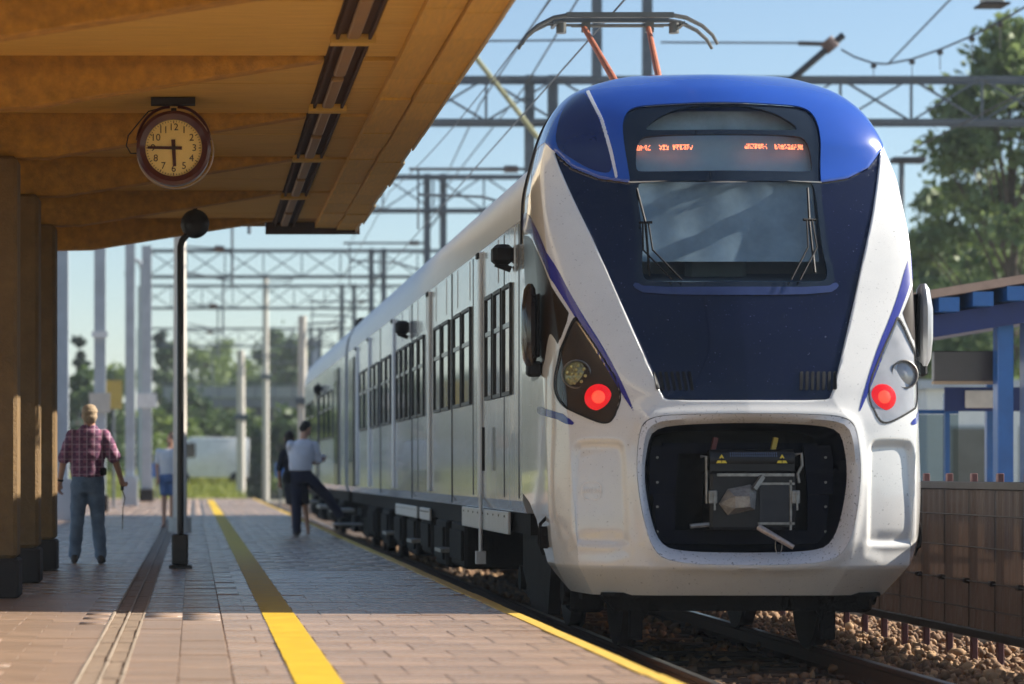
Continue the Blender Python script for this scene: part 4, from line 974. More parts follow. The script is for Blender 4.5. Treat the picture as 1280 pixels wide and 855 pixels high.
# pale mast right behind the black post, concrete poles by the tracks
p = at(225, 600, 46)
q = empty('pale_mast', (p.x, 46, 0), 'pale slender mast rising right behind the black loudspeaker post', 'mast')
MB().tube([(p.x, 46, 0), (p.x, 46, 7.5)], [.125, .10], 16).build('shaft', mat('mast_cream', (.62, .56, .48), .6, var=.06), q, True)
MB().cyl((p.x, 46, 0), (p.x, 46, .25), .2, n=16).build('foot', m_cpole, q)
for px, top, y, r_, lab in ((301, 438, 118, .17, 'shorter concrete pole standing in the grass beyond the platform end'), (378, 395, 96, .15, 'concrete catenary pole at the far end of the train roof'), (332, 345, 150, .16, 'tall thin concrete pole between the footbridge legs')):
    p = at(px, top, y); q = empty('concrete_pole', (p.x, y, -.6), lab, 'pole', 'concrete poles beyond the platform')
    MB().tube([(p.x, y, -.6), (p.x, y, p.z)], [r_*1.25, r_], 12).build('shaft', m_cpole, q, True)
    MB().box(p.x-.28, p.x+.28, y-.25, y+.25, p.z*.52, p.z*.52+.25).build('clamp', m_galvd, q)
    a = MB(); a.tube([(p.x, y, p.z-.3), (p.x+1.6, y, p.z-.2)], .04, 6); a.tube([(p.x, y, p.z-1.0), (p.x+1.5, y, p.z-.25)], .03, 6); a.build('arm', m_galvd, q)
# masts above the pantograph
for px, lab in ((746, 'upright steel mast left of centre behind the pantograph'), (809, 'upright steel mast behind the right arm of the pantograph')):
    p = at(px, 100, 61); mast(p.x, 61, 13.5, .22, 'steel_mast', lab, m_galvd, group='masts behind the pantograph', base=False)
# cantilever by the right of the cab roof, and one over the left of it
q = empty('line_cantilever', tuple(at(985, 100, 57)), 'slanted black line cantilever rising right of the train roof', 'cantilever')
MB().tube([at(985, 103, 56.6), at(1054, 44, 56.6)], .075, 8).build('strut', m_wire, q)
MB().tube([at(998, 54, 56.6), at(1034, 55, 56.6)], .05, 8).build('arm', m_wire, q); MB().cyl(at(1032, 50, 56.6), at(1042, 62, 56.6), .16, n=10).build('insulator', m_insul, q)
q = empty('line_cantilever', tuple(at(672, 172, 56)), 'thin greenish diagonal cantilever tube between canopy edge and cab', 'cantilever')
MB().tube([at(590, 66, 56), at(640, 130, 56), at(680, 182, 56)], .055, 8).build('strut', mat('tube_olive', (.28, .28, .16), .5, .3), q, True)
# overhead wires
def wire(pts, r_, lab, name='overhead_wire'):
    return tag(MB().tube(pts, r_, 5).build(name, m_wire), lab, 'wire', 'overhead wires')
def sag(a, b, d, n=16):
    a, b = Vector(a), Vector(b); return [a.lerp(b, t)-Vector((0, 0, 4*d*t*(1-t))) for t in np.linspace(0, 1, n)]
wire([(TX-.1, 14, 5.52), (TX+.1, 57, 5.52), (TX-.1, 107, 5.52), (TX, 165, 5.52)], .010, 'contact wire running over the pantograph along the track')
wire(sag((TX, 14, 7.0), (TX+.1, 57, 7.1), .5)+sag((TX+.1, 57, 7.1), (TX, 107, 7.1), .6)+sag((TX, 107, 7.1), (TX, 165, 7.1), .6), .009, 'messenger wire hanging above the contact wire of the train')
wire([at(595, 0, 40)+Vector((0, 0, .5)), at(520, 130, 57), at(440, 300, 107)], .02, 'wire dropping from the canopy edge towards the far gantries')
wire([at(535, 52, 57), at(740, 50, 57)], .022, 'level cross wire left of the pantograph at the height of its arms')
wire([at(826, 53, 57), at(1035, 54, 57)], .022, 'level cross wire from the pantograph to the black cantilever')
SAGP = [at(1052, 62, 56.5), at(1068, 71, 56), at(1092, 79, 55.5), at(1108, 80, 55), at(1140, 74, 54), at(1175, 62, 53), at(1215, 45, 52), at(1250, 27, 51), at(1300, -2, 50)]
wire(SAGP, .022, 'sagging wire with droppers at the upper right')
for k, t in enumerate((.18, .33, .48, .62, .76)):
    s_ = SAGP[(7, 6, 5, 4, 2)[k]]
    q = MB(); q.tube([s_, s_-Vector((0, 0, .55-.07*k))], .010, 5); q.cyl(s_+Vector((-.05, 0, -.06)), s_+Vector((.05, 0, -.06)), .05, n=6)
    tag(q.build('dropper', m_wire), 'short dropper hanging from the sagging wire, %s from the right edge' % ('first', 'second', 'third', 'fourth', 'fifth')[k], 'dropper', 'droppers on the sagging wire')
wire([at(1192, -5, 50), at(1110, 80, 56.6)], .020, 'steep wire running down to the sagging wire at upper right')
wire([at(690, -5, 44), at(600, 130, 57), at(560, 215, 82)], .018, 'slanting wire left of the pantograph')
wire([at(725, -5, 44), at(655, 110, 57), at(545, 250, 82)], .018, 'slanting wire behind the left pantograph arm')
wire([at(1130, 192, 57), at(1290, 110, 50)], .018, 'faint wire crossing the sky right of the cab')
p = at(1240, 4, 48)
q = empty('hanging_lamp', tuple(p), 'grey box lamp with dark rim hanging at the top right', 'lamp')
MB().box(p.x-.17, p.x+.17, 47.8, 48.2, p.z-.02, p.z+.32, c=.02).build('housing', m_cpole, q); MB().box(p.x-.25, p.x+.25, 47.72, 48.28, p.z-.06, p.z-.021).build('rim', m_tar, q)
MB().tube([(p.x, 48, p.z+.3), (p.x, 48, p.z+1.5)], .02, 6).build('hanger', m_wire, q)
MB().tube([(p.x-6, 48, p.z+1.5), (p.x+8, 48, p.z+1.5)], .02, 5).build('span_wire', m_wire, q)
q = empty('side_lantern', tuple(at(1127, 262, 64)), 'short dark lantern post showing beside the cab roof at right', 'lamp post')
a_ = at(1127, 203, 64); MB().tube([(a_.x, 64, -.6), tuple(a_)], .07, 8).build('post', m_galvd, q); MB().box(a_.x-.25, a_.x+.55, 63.8, 64.2, a_.z-.02, a_.z+.12, c=.03).build('lantern', m_wire, q)

# ---------------------------------------------------------------- fence beside the track
FX = 6.15
fe = empty('track_fence', (FX, 24, -.555), 'brown panelled fence with dark red posts beside the track', 'fence')
m_post = mat('fence_post', (.10, .035, .035), .6, var=.3); m_frm = mat('fence_frame', (.02, .016, .015), .6, spec=.2)
M_ = bpy.data.materials.new('fence_sheet'); M_.use_nodes = True; nt = M_.node_tree; b_ = nt.nodes['Principled BSDF']
tc = nt.nodes.new('ShaderNodeTexCoord'); mp = nt.nodes.new('ShaderNodeMapping'); mp.inputs['Scale'].default_value = (1, 6, .15); nn = nt.nodes.new('ShaderNodeTexNoise'); nn.inputs['Scale'].default_value = 2.5; nn.inputs['Detail'].default_value = 4
rp = nt.nodes.new('ShaderNodeValToRGB'); rp.color_ramp.elements[0].color = (.009, .0075, .0075, 1); rp.color_ramp.elements[0].position = .4; rp.color_ramp.elements[1].color = (.034, .027, .026, 1); rp.color_ramp.elements[1].position = .75
nt.links.new(tc.outputs['Object'], mp.inputs['Vector']); nt.links.new(mp.outputs['Vector'], nn.inputs['Vector']); nt.links.new(nn.outputs['Fac'], rp.inputs['Fac']); nt.links.new(rp.outputs['Color'], b_.inputs['Base Color']); b_.inputs['Roughness'].default_value = .5; b_.inputs['Specular IOR Level'].default_value = .2
tb = nt.nodes.new('ShaderNodeBsdfTransparent'); tb.inputs['Color'].default_value = (.45, .33, .27, 1); tlb = nt.nodes.new('ShaderNodeBsdfTranslucent'); tlb.inputs['Color'].default_value = (.03, .02, .016, 1)
m1 = nt.nodes.new('ShaderNodeMixShader'); m1.inputs[0].default_value = .35; m2 = nt.nodes.new('ShaderNodeMixShader'); m2.inputs[0].default_value = .90
nt.links.new(b_.outputs[0], m1.inputs[1]); nt.links.new(tlb.outputs[0], m1.inputs[2]); nt.links.new(tb.outputs[0], m2.inputs[1]); nt.links.new(m1.outputs[0], m2.inputs[2]); nt.links.new(m2.outputs[0], nt.nodes['Material Output'].inputs['Surface'])
m_sheet = M_
FY0, FN, FD = 16.2, 22, .68
ms_ = MB()
nn_ = 24
vs = []; fs = []
for k in range(nn_+1):
    t = k/nn_; xx = .012*math.cos(t*2*math.pi*4)
    vs += [(xx, t*(FD-.004)-.028, -.20), (xx, t*(FD-.004)-.028, .93)]
for k in range(nn_): fs.append((2*k, 2*k+2, 2*k+3, 2*k+1))
ms_.add(vs, fs); me_s = ms_.mesh('sheet', False); me_s.materials.append(m_sheet)
me_p = MB().box(-.025, .025, -.028, .028, -.62, 1.03, c=.006).mesh('post'); me_p.materials.append(m_post)
me_w = MB().tube([(0, 0, 0), (0, FD, 0)], .006, 6).mesh('wire'); me_w.materials.append(m_frm)
me_c = MB().box(-.03, .012, -.035, .035, -.02, .02, c=.005).mesh('clip'); me_c.materials.append(m_frm)
def kid(name, me_, par, loc):
    o = bpy.data.objects.new(name, me_); col.objects.link(o); o.parent = par; o.matrix_parent_inverse = Matrix.Translation(-Vector(par.location)); o.location = loc; return o
for k in range(FN):
    y = FY0+k*FD
    kid('post', me_p, fe, (FX+.045, y, 0)); kid('sheet', me_s, fe, (FX, y+.03, 0))
    for z in (.70, .45, .18, -.03): kid('tie_wire', me_w, fe, (FX-.022, y, z))
    kid('clip', me_c, fe, (FX-.01, y, .18))
MB().box(FX-.03, FX+.015, FY0-.1, FY0+FN*FD, .90, .965, c=.008).build('top_rail', m_frm, fe)
MB().box(FX-.03, FX+.015, FY0-.1, FY0+FN*FD, -.26, -.19, c=.008).build('bottom_rail', m_frm, fe)

# ---------------------------------------------------------------- blue shelter on the next platform
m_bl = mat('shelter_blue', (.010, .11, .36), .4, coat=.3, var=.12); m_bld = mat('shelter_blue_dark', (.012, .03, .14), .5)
p2 = MB().box(7.6, 16, 18, 90, -.6, 0).build('far_platform', m_conc); tag(p2, 'second station platform behind the brown fence', 'platform', kind='structure')
sh = empty('platform_shelter', (10.5, 32, 0), 'blue steel shelter with stepped roof edge on the next platform', 'shelter')
YS = 31.0
def zroof(x): return 3.02+(x-8.3)*.165
q = MB(); q.prism([(8.3, zroof(8.3)), (15, zroof(15)), (15, zroof(15)+.10), (8.3, zroof(8.3)+.10)], 'y', YS, YS+9); q.build('roof', mat('roof_brown', (.42, .29, .22), .6, var=.15), sh)
for k in range(17):
    x = 8.36+k*.40
    MB().box(x, x+.24, YS+.02, YS+8.9, zroof(x)-.17, zroof(x)-.002).build('roof_batten', m_bl, sh)
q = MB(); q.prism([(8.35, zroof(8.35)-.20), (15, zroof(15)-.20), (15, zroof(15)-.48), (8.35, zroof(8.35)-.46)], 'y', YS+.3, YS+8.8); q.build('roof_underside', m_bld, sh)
for px, w in ((1254, .19), (1287, .18)):
    x = (px-VX)*(YS+.6)/FPX
    MB().box(x-w/2, x+w/2, YS+.5, YS+.7, 0, zroof(x)-.45, c=.01).build('post', m_bl, sh)
for px, w, z1 in ((1183, .06, 2.05), (1236, .08, 2.45)):
    x = (px-VX)*(YS+3)/FPX
    MB().box(x-w/2, x+w/2, YS+2.95, YS+3.05, 0, z1).build('post', m_bl, sh)
x0, x1 = (1166-VX)*(YS+.9)/FPX, (1243-VX)*(YS+.9)/FPX
MB().box(x0, x1, YS+.85, YS+.95, 2.14, 2.50, c=.01).build('beam_panel', mat('panel_umber', (.06, .05, .05), .4, coat=.3), sh)
MB().box(x0, x1, YS+.86, YS+.95, 2.10, 2.137).build('beam_trim', mat('trim_tan', (.45, .32, .20), .6), sh)
x0, x1 = (1206-VX)*(YS+2)/FPX, (1262-VX)*(YS+2)/FPX
sg = MB().box(x0, x1, YS+1.97, YS+2.0, 1.84, 2.06, c=.008).build('sign_board', mat('sign_cream', (.72, .68, .60), .5), sh)
MB().box(x0-.25, x1+.3, YS+2.003, YS+2.03, 1.80, 2.10).build('sign_rail', m_bld, sh)
for a, b in ((8.75, 9.25), (9.32, 9.85)):
    MB().box(a, b, YS+3.0, YS+3.015, .1, 1.78).build('glass_panel', glass('shelter_glass', (.80, .88, .90), .25), sh)
    MB().box(a, b, YS+2.99, YS+3.03, 1.79, 1.84).build('panel_frame', m_bl, sh)
MB().box(8.9, 9.7, YS+2.3, YS+2.6, .42, .47).build('bench', m_bl, sh)
# pale building behind the shelter
bd = empty('station_building', (27, 74, -.6), 'pale grey building behind the blue shelter', 'building')
MB().box(20.0, 34, 72, 80, -.6, 3.3).build('wall', mat('wall_pale', (.74, .76, .74), .8, var=.06), bd)
MB().box(19.8, 34.2, 71.8, 80.2, 3.3, 3.55).build('roof', m_galv, bd)
for k in range(7):
    w = MB().box(20.6+k*1.9, 21.8+k*1.9, 71.96, 72.01, .6, 2.3).build('window', mat('window_dull', (.28, .33, .36), .2), bd)
    MB().box(20.68+k*1.9, 21.72+k*1.9, 71.945, 71.958, .68, 2.22).build('pane', m_pane, w)

# ---------------------------------------------------------------- far left: footbridge, van, people's goal, hill
fb = empty('footbridge', (4, 172, -.6), 'grey footbridge crossing the tracks in the far distance', 'footbridge')
z0 = at(0, 505, 172).z; z1 = at(0, 482, 172).z
m_fb = mat('bridge_grey', (.20, .21, .22), .8, var=.15)
MB().box(-2, 16, 171, 174, z0-.25, z0+.35).build('deck', m_fb, fb)
for x in np.arange(-2, 16, 1.2): MB().box(x, x+.06, 170.95, 171.0, z0+.35, z1).build('rail_post', m_galvd, fb)
MB().box(-2, 16, 170.93, 170.99, z1, z1+.10).build('hand_rail', m_galvd, fb)
MB().box(-2, 16, 170.96, 170.98, z0+.40, z1-.1).build('parapet', mat('parapet', (.30, .32, .32), .7), fb)
for px in (322, 336): 
    x = (px-VX)*172/FPX; MB().box(x-.30, x+.30, 171.3, 173.4, -.6, z0-.25).build('pier', mat('pier_dark', (.10, .10, .11), .8), fb)
# white van
vy = 128; vx = (270-VX)*vy/FPX
va = empty('white_van', (vx, vy, .33), 'white delivery van parked on the grass beyond the platform end', 'van')
gz = .33
q = MB(); q.prism([(vx-2.0, gz+.45), (vx+1.55, gz+.45), (vx+1.6, gz+2.35), (vx-1.2, gz+2.4), (vx-1.45, gz+2.25), (vx-1.95, gz+1.35), (vx-2.35, gz+1.2), (vx-2.4, gz+.5)], 'y', vy-.95, vy+.95); q.build('body', mat('van_white', (.78, .79, .80), .35, coat=.5), va, bevel=.05)
q = MB(); q.prism([(vx-1.75, gz+1.4), (vx-1.0, gz+1.4), (vx-1.0, gz+2.1), (vx-1.38, gz+2.1)], 'y', vy-.975, vy-.955); q.build('side_window', m_bglass, va)
for dx in (-1.6, 1.0): MB().cyl((vx+dx, vy-1.0, gz+.36), (vx+dx, vy-.78, gz+.36), .36, n=18).build('wheel', m_black, va)
MB().box(vx-2.42, vx-2.36, vy-.85, vy-.5, gz+.85, gz+1.05).build('headlight', m_wpl, va)
# blue and white small signs by the platform end
for px, py, y, c, lab in ((350, 595, 98, m_blupl, 'small blue sign on a thin post beside the railway worker'), (196, 595, 100, m_blupl, 'small blue sign post left of the black loudspeaker post')):
    p = at(px, py, y); q = empty('small_sign', (p.x, y, 0), lab, 'sign')
    MB().tube([(p.x, y, -.6), (p.x, y, p.z)], .04, 6).build('post', m_galvd, q); MB().box(p.x-.2, p.x+.2, y-.07, y-.04, p.z-.05, p.z+.5).build('plate', c, q)
# apartment house with blue balconies far behind
ap = empty('far_building', (40, 330, -.6), 'grey-blue block far behind the train roof end', 'building')
bx0, bx1 = (352-VX)*330/FPX, (402-VX)*330/FPX; bz = at(0, 428, 330).z
MB().box(bx0, bx1, 330, 342, -.6, bz).build('wall', mat('block_grey', (.22, .26, .32), .8, var=.1), ap)
MB().box(bx0-.2, bx1+.2, 329.8, 342.2, bz, bz+.4).build('roof', m_galvd, ap)
for i in range(3):
    for j in range(4):
        x = bx0+.6+i*1.6; z = 3+j*3.1
        if z+1.4 < bz:
            w = MB().box(x, x+1.0, 329.93, 329.99, z, z+1.4).build('window', m_blupl if (i+j) % 2 else m_galvd, ap); MB().box(x+.08, x+.92, 329.9, 329.925, z+.1, z+1.3).build('pane', m_pane, w)

# grass verge past the platform end
gv = MB()
def VZ(y): t = min(1, max(0, (y-106)/40)); return -.30+1.15*t*t*(3-2*t)
nxg, nyg = 30, 30
for i in range(nxg+1):
    for j in range(nyg+1):
        gv.v.append((-40+i*(42.3/nxg), 104.2+j*6, VZ(104.2+j*6)+.08*math.sin(i*1.3)*math.sin(j*.9)))
gv.f = [(i*(nyg+1)+j, (i+1)*(nyg+1)+j, (i+1)*(nyg+1)+j+1, i*(nyg+1)+j+1) for i in range(nxg) for j in range(nyg)]; gv.mi = [0]*len(gv.f)
o = gv.build('verge_ground', mat('verge_grass', (.16, .20, .04), .95, var=.3, vs=.6, c2=(.34, .33, .08), bump=.6, bs=10), smooth=True); tag(o, 'sunlit grass verge beyond the platform end', 'verge', kind='structure')
n = 26000
gx = rng.uniform(-12, 2.2, n); gy = rng.uniform(104.5, 165, n); h = rng.uniform(.15, .55, n); a = rng.uniform(0, 6.28, n); w = .05
gzv = np.array([VZ(t) for t in gy])-.06
V = np.stack([np.stack([gx-np.cos(a)*w, gy-np.sin(a)*w, gzv], 1), np.stack([gx+np.cos(a)*w, gy+np.sin(a)*w, gzv], 1), np.stack([gx+rng.normal(0, .1, n), gy, gzv+h], 1)], 1).reshape(-1, 3)
o = link_mesh('grass', arr_mesh('grass', V, np.arange(3*n).reshape(-1, 3)), leafmat('grass_blade', (.14, .19, .03), (.36, .36, .07)))
tag(o, 'yellow green grass growing beyond the platform end', 'grass', kind='stuff')

# ---------------------------------------------------------------- trees
def tree(name, base, h, rx, lab, mleaf, n=9000, leaf=.22, clumps=46, zlo=.25, trunk_r=.16, group=None, conic=False, seed=0):
    rg = np.random.default_rng(seed+11); base = Vector(base)
    G = empty(name, base, lab, 'tree' if 'shrub' not in name else 'shrub', group)
    m_bark = mat('bark', (.10, .075, .055), .9, var=.3, vs=5, bump=.6)
    q = MB(); top = base+Vector((rg.normal(0, .2), 0, h*.88))
    q.tube([base, base.lerp(top, .3)+Vector((rg.normal(0, .1), 0, 0)), base.lerp(top, .65)+Vector((rg.normal(0, .2), 0, 0)), top], [trunk_r*1.2, trunk_r*.9, trunk_r*.5, .03], 8)
    C = []
    for k in range(clumps):
        t = rg.uniform(zlo, 1); a = rg.uniform(0, 6.28)
        prof = (1-t)*1.15+.05 if conic else math.sin(min(1, max(.02, (t-zlo)/(1-zlo)*.86+.14))*math.pi)**.7
        rad = rx*prof*math.sqrt(rg.uniform(.15, 1))
        c = base+Vector((math.cos(a)*rad, math.sin(a)*rad, h*t)); C.append((c, rg.uniform(.13, .27)*rx*(.6 if conic else 1)))
        if k % 3 == 0:
            s_ = base.lerp(top, max(.12, t-.18)); q.tube([s_, s_.lerp(c, .55)+Vector((0, 0, .1)), c], [trunk_r*.35, trunk_r*.2, .015], 5)
    q.build('trunk', m_bark, G, True)
    per = n//clumps; cen = np.concatenate([np.array(c)[None]+rg.normal(0, 1, (per, 3))*[r_*.62, r_*.62, r_*.5] for c, r_ in C])
    m = len(cen); u = rg.normal(size=(m, 3)); u /= np.linalg.norm(u, axis=1, keepdims=True); v = np.cross(u, rg.normal(size=(m, 3))); v /= np.linalg.norm(v, axis=1, keepdims=True)
    s_ = rg.uniform(.5, 1.1, (m, 1))*leaf
    V = np.stack([cen-u*s_*.6, cen+v*s_*.32, cen+u*s_*.6, cen-v*s_*.32], 1).reshape(-1, 3)
    link_mesh('crown', arr_mesh('crown', V, np.arange(4*m).reshape(-1, 4)), mleaf, G)
    return G
L1_ = leafmat('leaf_poplar', (.09, .14, .05), (.24, .31, .11)); L2_ = leafmat('leaf_dark', (.045, .08, .028), (.11, .17, .055)); L3_ = leafmat('leaf_bright', (.09, .15, .03), (.24, .31, .07)); L4_ = leafmat('leaf_conifer', (.014, .03, .02), (.035, .06, .035))
def tr_at(px, top, y, **k):
    p = at(px, top, y); return tree(k.pop('name', 'broadleaf_tree'), (p.x, y, -.6), p.z+.6, **k)
tr_at(1262, 40, 78, rx=2.6, lab='tall loose-leaved tree standing at the right edge above the shelter', mleaf=L1_, n=13000, leaf=.34, clumps=75, zlo=.22, trunk_r=.2, seed=1)
tr_at(1225, 150, 84, rx=2.2, lab='slimmer tree left of the tall tree above the shelter', mleaf=L1_, n=7000, leaf=.36, clumps=44, zlo=.2, seed=2)
for k, (px, top, y, rx, lf, lab) in enumerate(((1150, 318, 95, 2.6, L2_, 'dark bushy tree right beside the cab behind the shelter'), (1195, 300, 98, 3.0, L3_, 'round bright green tree over the shelter roof'), (1250, 290, 100, 3.4, L2_, 'wide dark green tree behind the shelter at right edge'), (1292, 310, 92, 3.0, L3_, 'green tree cut by the right edge above the shelter'))):
    tr_at(px, top, y, rx=rx, lab=lab, mleaf=lf, n=8000, leaf=.42, clumps=40, zlo=.08, seed=10+k, group='trees behind the blue shelter')
far_list = [(98, 425, 150, 1.5, L4_, 1, 'dark narrow conifer left of the plaid shirted man\'s mast'), (110, 470, 140, 2.2, L2_, 0, 'dark leafy tree behind the plaid shirted man'), (200, 405, 190, 1.6, L4_, 1, 'tall spired conifer left of the loudspeaker post'), (212, 432, 186, 2.2, L2_, 0, 'dark tree below the spired conifer'),
    (250, 440, 240, 4.5, L3_, 0, 'wide light green tree right of the loudspeaker post'), (285, 432, 250, 4.5, L3_, 0, 'light green tree above the white van'), (315, 430, 245, 4.0, L3_, 0, 'light green tree behind the footbridge piers'), (345, 420, 235, 3.2, L2_, 0, 'dark tree left of the far block'), (368, 432, 225, 3.0, L2_, 0, 'dark tree before the far block'),
    (150, 470, 200, 4.0, L3_, 0, 'bright tree behind the grey masts'), (232, 500, 160, 3.0, L2_, 0, 'low dark tree under the footbridge left end'), (280, 520, 165, 3.2, L2_, 0, 'low dark tree under the footbridge above the van'), (195, 520, 150, 2.6, L3_, 0, 'bright low tree behind the person in white'), (305, 525, 168, 2.6, L3_, 0, 'low green tree beside the concrete pole'), (360, 520, 160, 2.8, L2_, 0, 'low dark tree behind the railway worker'), (392, 505, 175, 2.6, L2_, 0, 'low dark tree at the end of the train'), (120, 545, 145, 2.6, L2_, 0, 'low dark tree behind the plaid man at hip height'),
    (250, 555, 140, 1.7, L3_, 0, 'bright bush just above the white van')]
for k, (px, top, y, rx, lf, con, lab) in enumerate(far_list):
    tr_at(px, top, y, rx=rx, lab=lab, mleaf=lf, n=4200, leaf=.55 if rx > 2 else .42, clumps=34, zlo=.04, conic=bool(con), seed=40+k, group='trees beyond the platform end', name='conifer_tree' if con else 'broadleaf_tree')
hl_ = MB(); 
for i in range(61):
    x = -200+i*10; hl_.v += [(x, 420, -1), (x, 420, 11+4*math.sin(i*.5)+3*math.sin(i*1.3)), (x, 520, 13+4*math.sin(i*.5))]
hl_.f = [f for i in range(60) for f in ((3*i, 3*i+3, 3*i+4, 3*i+1), (3*i+1, 3*i+4, 3*i+5, 3*i+2))]; hl_.mi = [0]*len(hl_.f)
o = hl_.build('hills', mat('wooded_hill', (.05, .085, .03), .95, var=.4, vs=.15, bump=1, bs=.5), smooth=True); tag(o, 'low wooded rise on the horizon', 'hill', kind='structure')

# ---------------------------------------------------------------- summer haze
M_ = bpy.data.materials.new('haze_air'); M_.use_nodes = True; nt = M_.node_tree
nt.nodes.remove(nt.nodes['Principled BSDF']); pv = nt.nodes.new('ShaderNodeVolumePrincipled')
pv.inputs['Color'].default_value = (.82, .90, 1, 1); pv.inputs['Density'].default_value = .0004; pv.inputs['Anisotropy'].default_value = .0
nt.links.new(pv.outputs['Volume'], nt.nodes['Material Output'].inputs['Volume'])
hz = MB().box(-960, 960, -80, 2560, -1.7, 26).build('haze', M_); tag(hz, 'thin pale summer haze over the tracks', 'haze', kind='stuff')
cy.volume_bounces = 0
# ---------------------------------------------------------------- people
def caps(p0, p1, r0, r1=None, sx=1., n=14):
    """closed tapered capsule; returns (verts, faces)"""
    r1 = r0 if r1 is None else r1
    p0, p1 = Vector(p0), Vector(p1); d = (p1-p0); L = d.length; d.normalize()
    u = Vector((0, 0, 1)) if abs(d.z) < .9 else Vector((0, 1, 0)); a = d.cross(u).normalized(); b = d.cross(a)
    rings = [(-r0*math.cos(t), r0*math.sin(t)) for t in (R(22), R(45), R(68), R(90))]+[(L*k/3, r0+(r1-r0)*k/3) for k in (1, 2)]+[(L+r1*math.cos(t), r1*math.sin(t)) for t in (R(90), R(68), R(45), R(22))]
    vs = []
    for h, r_ in rings: vs += [p0+d*h+(a*math.cos(2*math.pi*k/n)*sx+b*math.sin(2*math.pi*k/n))*r_ for k in range(n)]
    fs = [(i*n+k, i*n+(k+1) % n, (i+1)*n+(k+1) % n, (i+1)*n+k) for i in range(len(rings)-1) for k in range(n)]
    fs += [tuple(range(n-1, -1, -1)), tuple(range((len(rings)-1)*n, len(rings)*n))]
    return vs, fs
def blob(name, prims, voxel, m, parent, smooth_it=4, wrinkle=0., ws=18., seed=0):
    q = MB()
    for p in prims:
        if p[0] == 'c': q.add(*caps(*p[1:]))
        elif p[0] == 'e': q.ell(p[1], p[2], 18, 12, p[3] if len(p) > 3 else None)
        elif p[0] == 'l':                                # loft of horizontal ellipses: (x, y, z, rx, ry)
            n = 24; vs = []
            for (x, y, z, rx, ry) in p[1]: vs += [(x+rx*math.cos(2*math.pi*k/n), y+ry*math.sin(2*math.pi*k/n), z) for k in range(n)]
            k_ = len(p[1]); fs = [(i*n+k, i*n+(k+1) % n, (i+1)*n+(k+1) % n, (i+1)*n+k) for i in range(k_-1) for k in range(n)]+[tuple(range(n-1, -1, -1)), tuple(range((k_-1)*n, k_*n))]
            q.add(vs, fs)
    me = q.mesh(name); o = bpy.data.objects.new('tmp', me); col.objects.link(o)
    md = o.modifiers.new('r', 'REMESH'); md.mode = 'VOXEL'; md.voxel_size = voxel
    sm_ = o.modifiers.new('s', 'SMOOTH'); sm_.iterations = smooth_it; sm_.factor = .5
    dg = bpy.context.evaluated_depsgraph_get(); new = bpy.data.meshes.new_from_object(o.evaluated_get(dg)); bpy.data.objects.remove(o)
    new.name = name
    if wrinkle:
        co = np.empty(len(new.vertices)*3, np.float32); new.vertices.foreach_get('co', co); co = co.reshape(-1, 3)
        no = np.empty(len(new.vertices)*3, np.float32); new.vertices.foreach_get('normal', no); no = no.reshape(-1, 3)
        f = np.sin(co[:, 2]*ws+3*np.sin(co[:, 0]*9+seed)+2*np.sin(co[:, 1]*11))*np.sin(co[:, 0]*13+co[:, 2]*6+seed)+.5*np.sin(co[:, 2]*ws*2.3+co[:, 0]*20)
        co += no*(f*wrinkle)[:, None]; new.vertices.foreach_set('co', co.ravel()); new.update()
    return link_mesh(name, new, m, parent, True)
def hand_prims(w, d, side, curl=.35):
    """palm and five bent fingers hanging from wrist w along d; side = unit vector across the palm towards the thumb"""
    w = Vector(w); d = Vector(d).normalized(); s = Vector(side); s = (s-d*s.dot(d)).normalized(); f = d.cross(s)
    pr = [('c', w, w+d*.07, .030, .034), ('c', w+d*.03+s*.012, w+d*.085+s*.012, .026, .022), ('c', w+d*.03-s*.014, w+d*.08-s*.016, .025, .020)]
    for k, l in enumerate((.070, .080, .075, .058)):
        o = w+d*.085+s*(.030-.021*k); a = o+(d*math.cos(curl)+f*math.sin(curl))*l*.55; b = a+(d*math.cos(curl*2.4)+f*math.sin(curl*2.4))*l*.5
        pr += [('c', o, a, .0105, .0098, 1., 8), ('c', a, b, .0098, .008, 1., 8)]
    t0 = w+d*.025+s*.028; t1 = t0+(d*.75+s*.6+f*.25).normalized()*.045; t2 = t1+(d*.9+s*.2+f*.4).normalized()*.032
    return pr+[('c', t0, t1, .013, .011, 1., 8), ('c', t1, t2, .011, .009, 1., 8)]
SKIN = mat('skin', (.55, .30, .20), .55, var=.06, vs=8)
def head_prims(c, face):
    """head centred at c looking along face"""
    c = Vector(c); f = Vector(face).normalized(); s = f.cross(Vector((0, 0, 1))).normalized(); u = s.cross(f)
    rot = Matrix((s, f, u)).transposed()
    L = lambda x, y, z: c+s*x+f*y+u*z
    return [('e', L(0, -.012, .03), (.074, .094, .090), rot), ('e', L(0, .022, -.045), (.058, .068, .075), rot), ('e', L(0, .045, -.085), (.036, .034, .028), rot),
            ('c', L(0, .092, -.008), L(0, .112, -.034), .011, .015, 1., 8), ('c', L(-.03, .075, .022), L(.03, .075, .022), .014, .014, 1., 8),
            ('c', L(-.018, .090, -.062), L(.018, .090, -.062), .009, .009, 1., 8),
            ('e', L(-.078, -.005, -.005), (.012, .024, .034), rot), ('e', L(.078, -.005, -.005), (.012, .024, .034), rot)], L
def person(name, loc, label, group=None): return empty(name, loc, label, 'person', group)

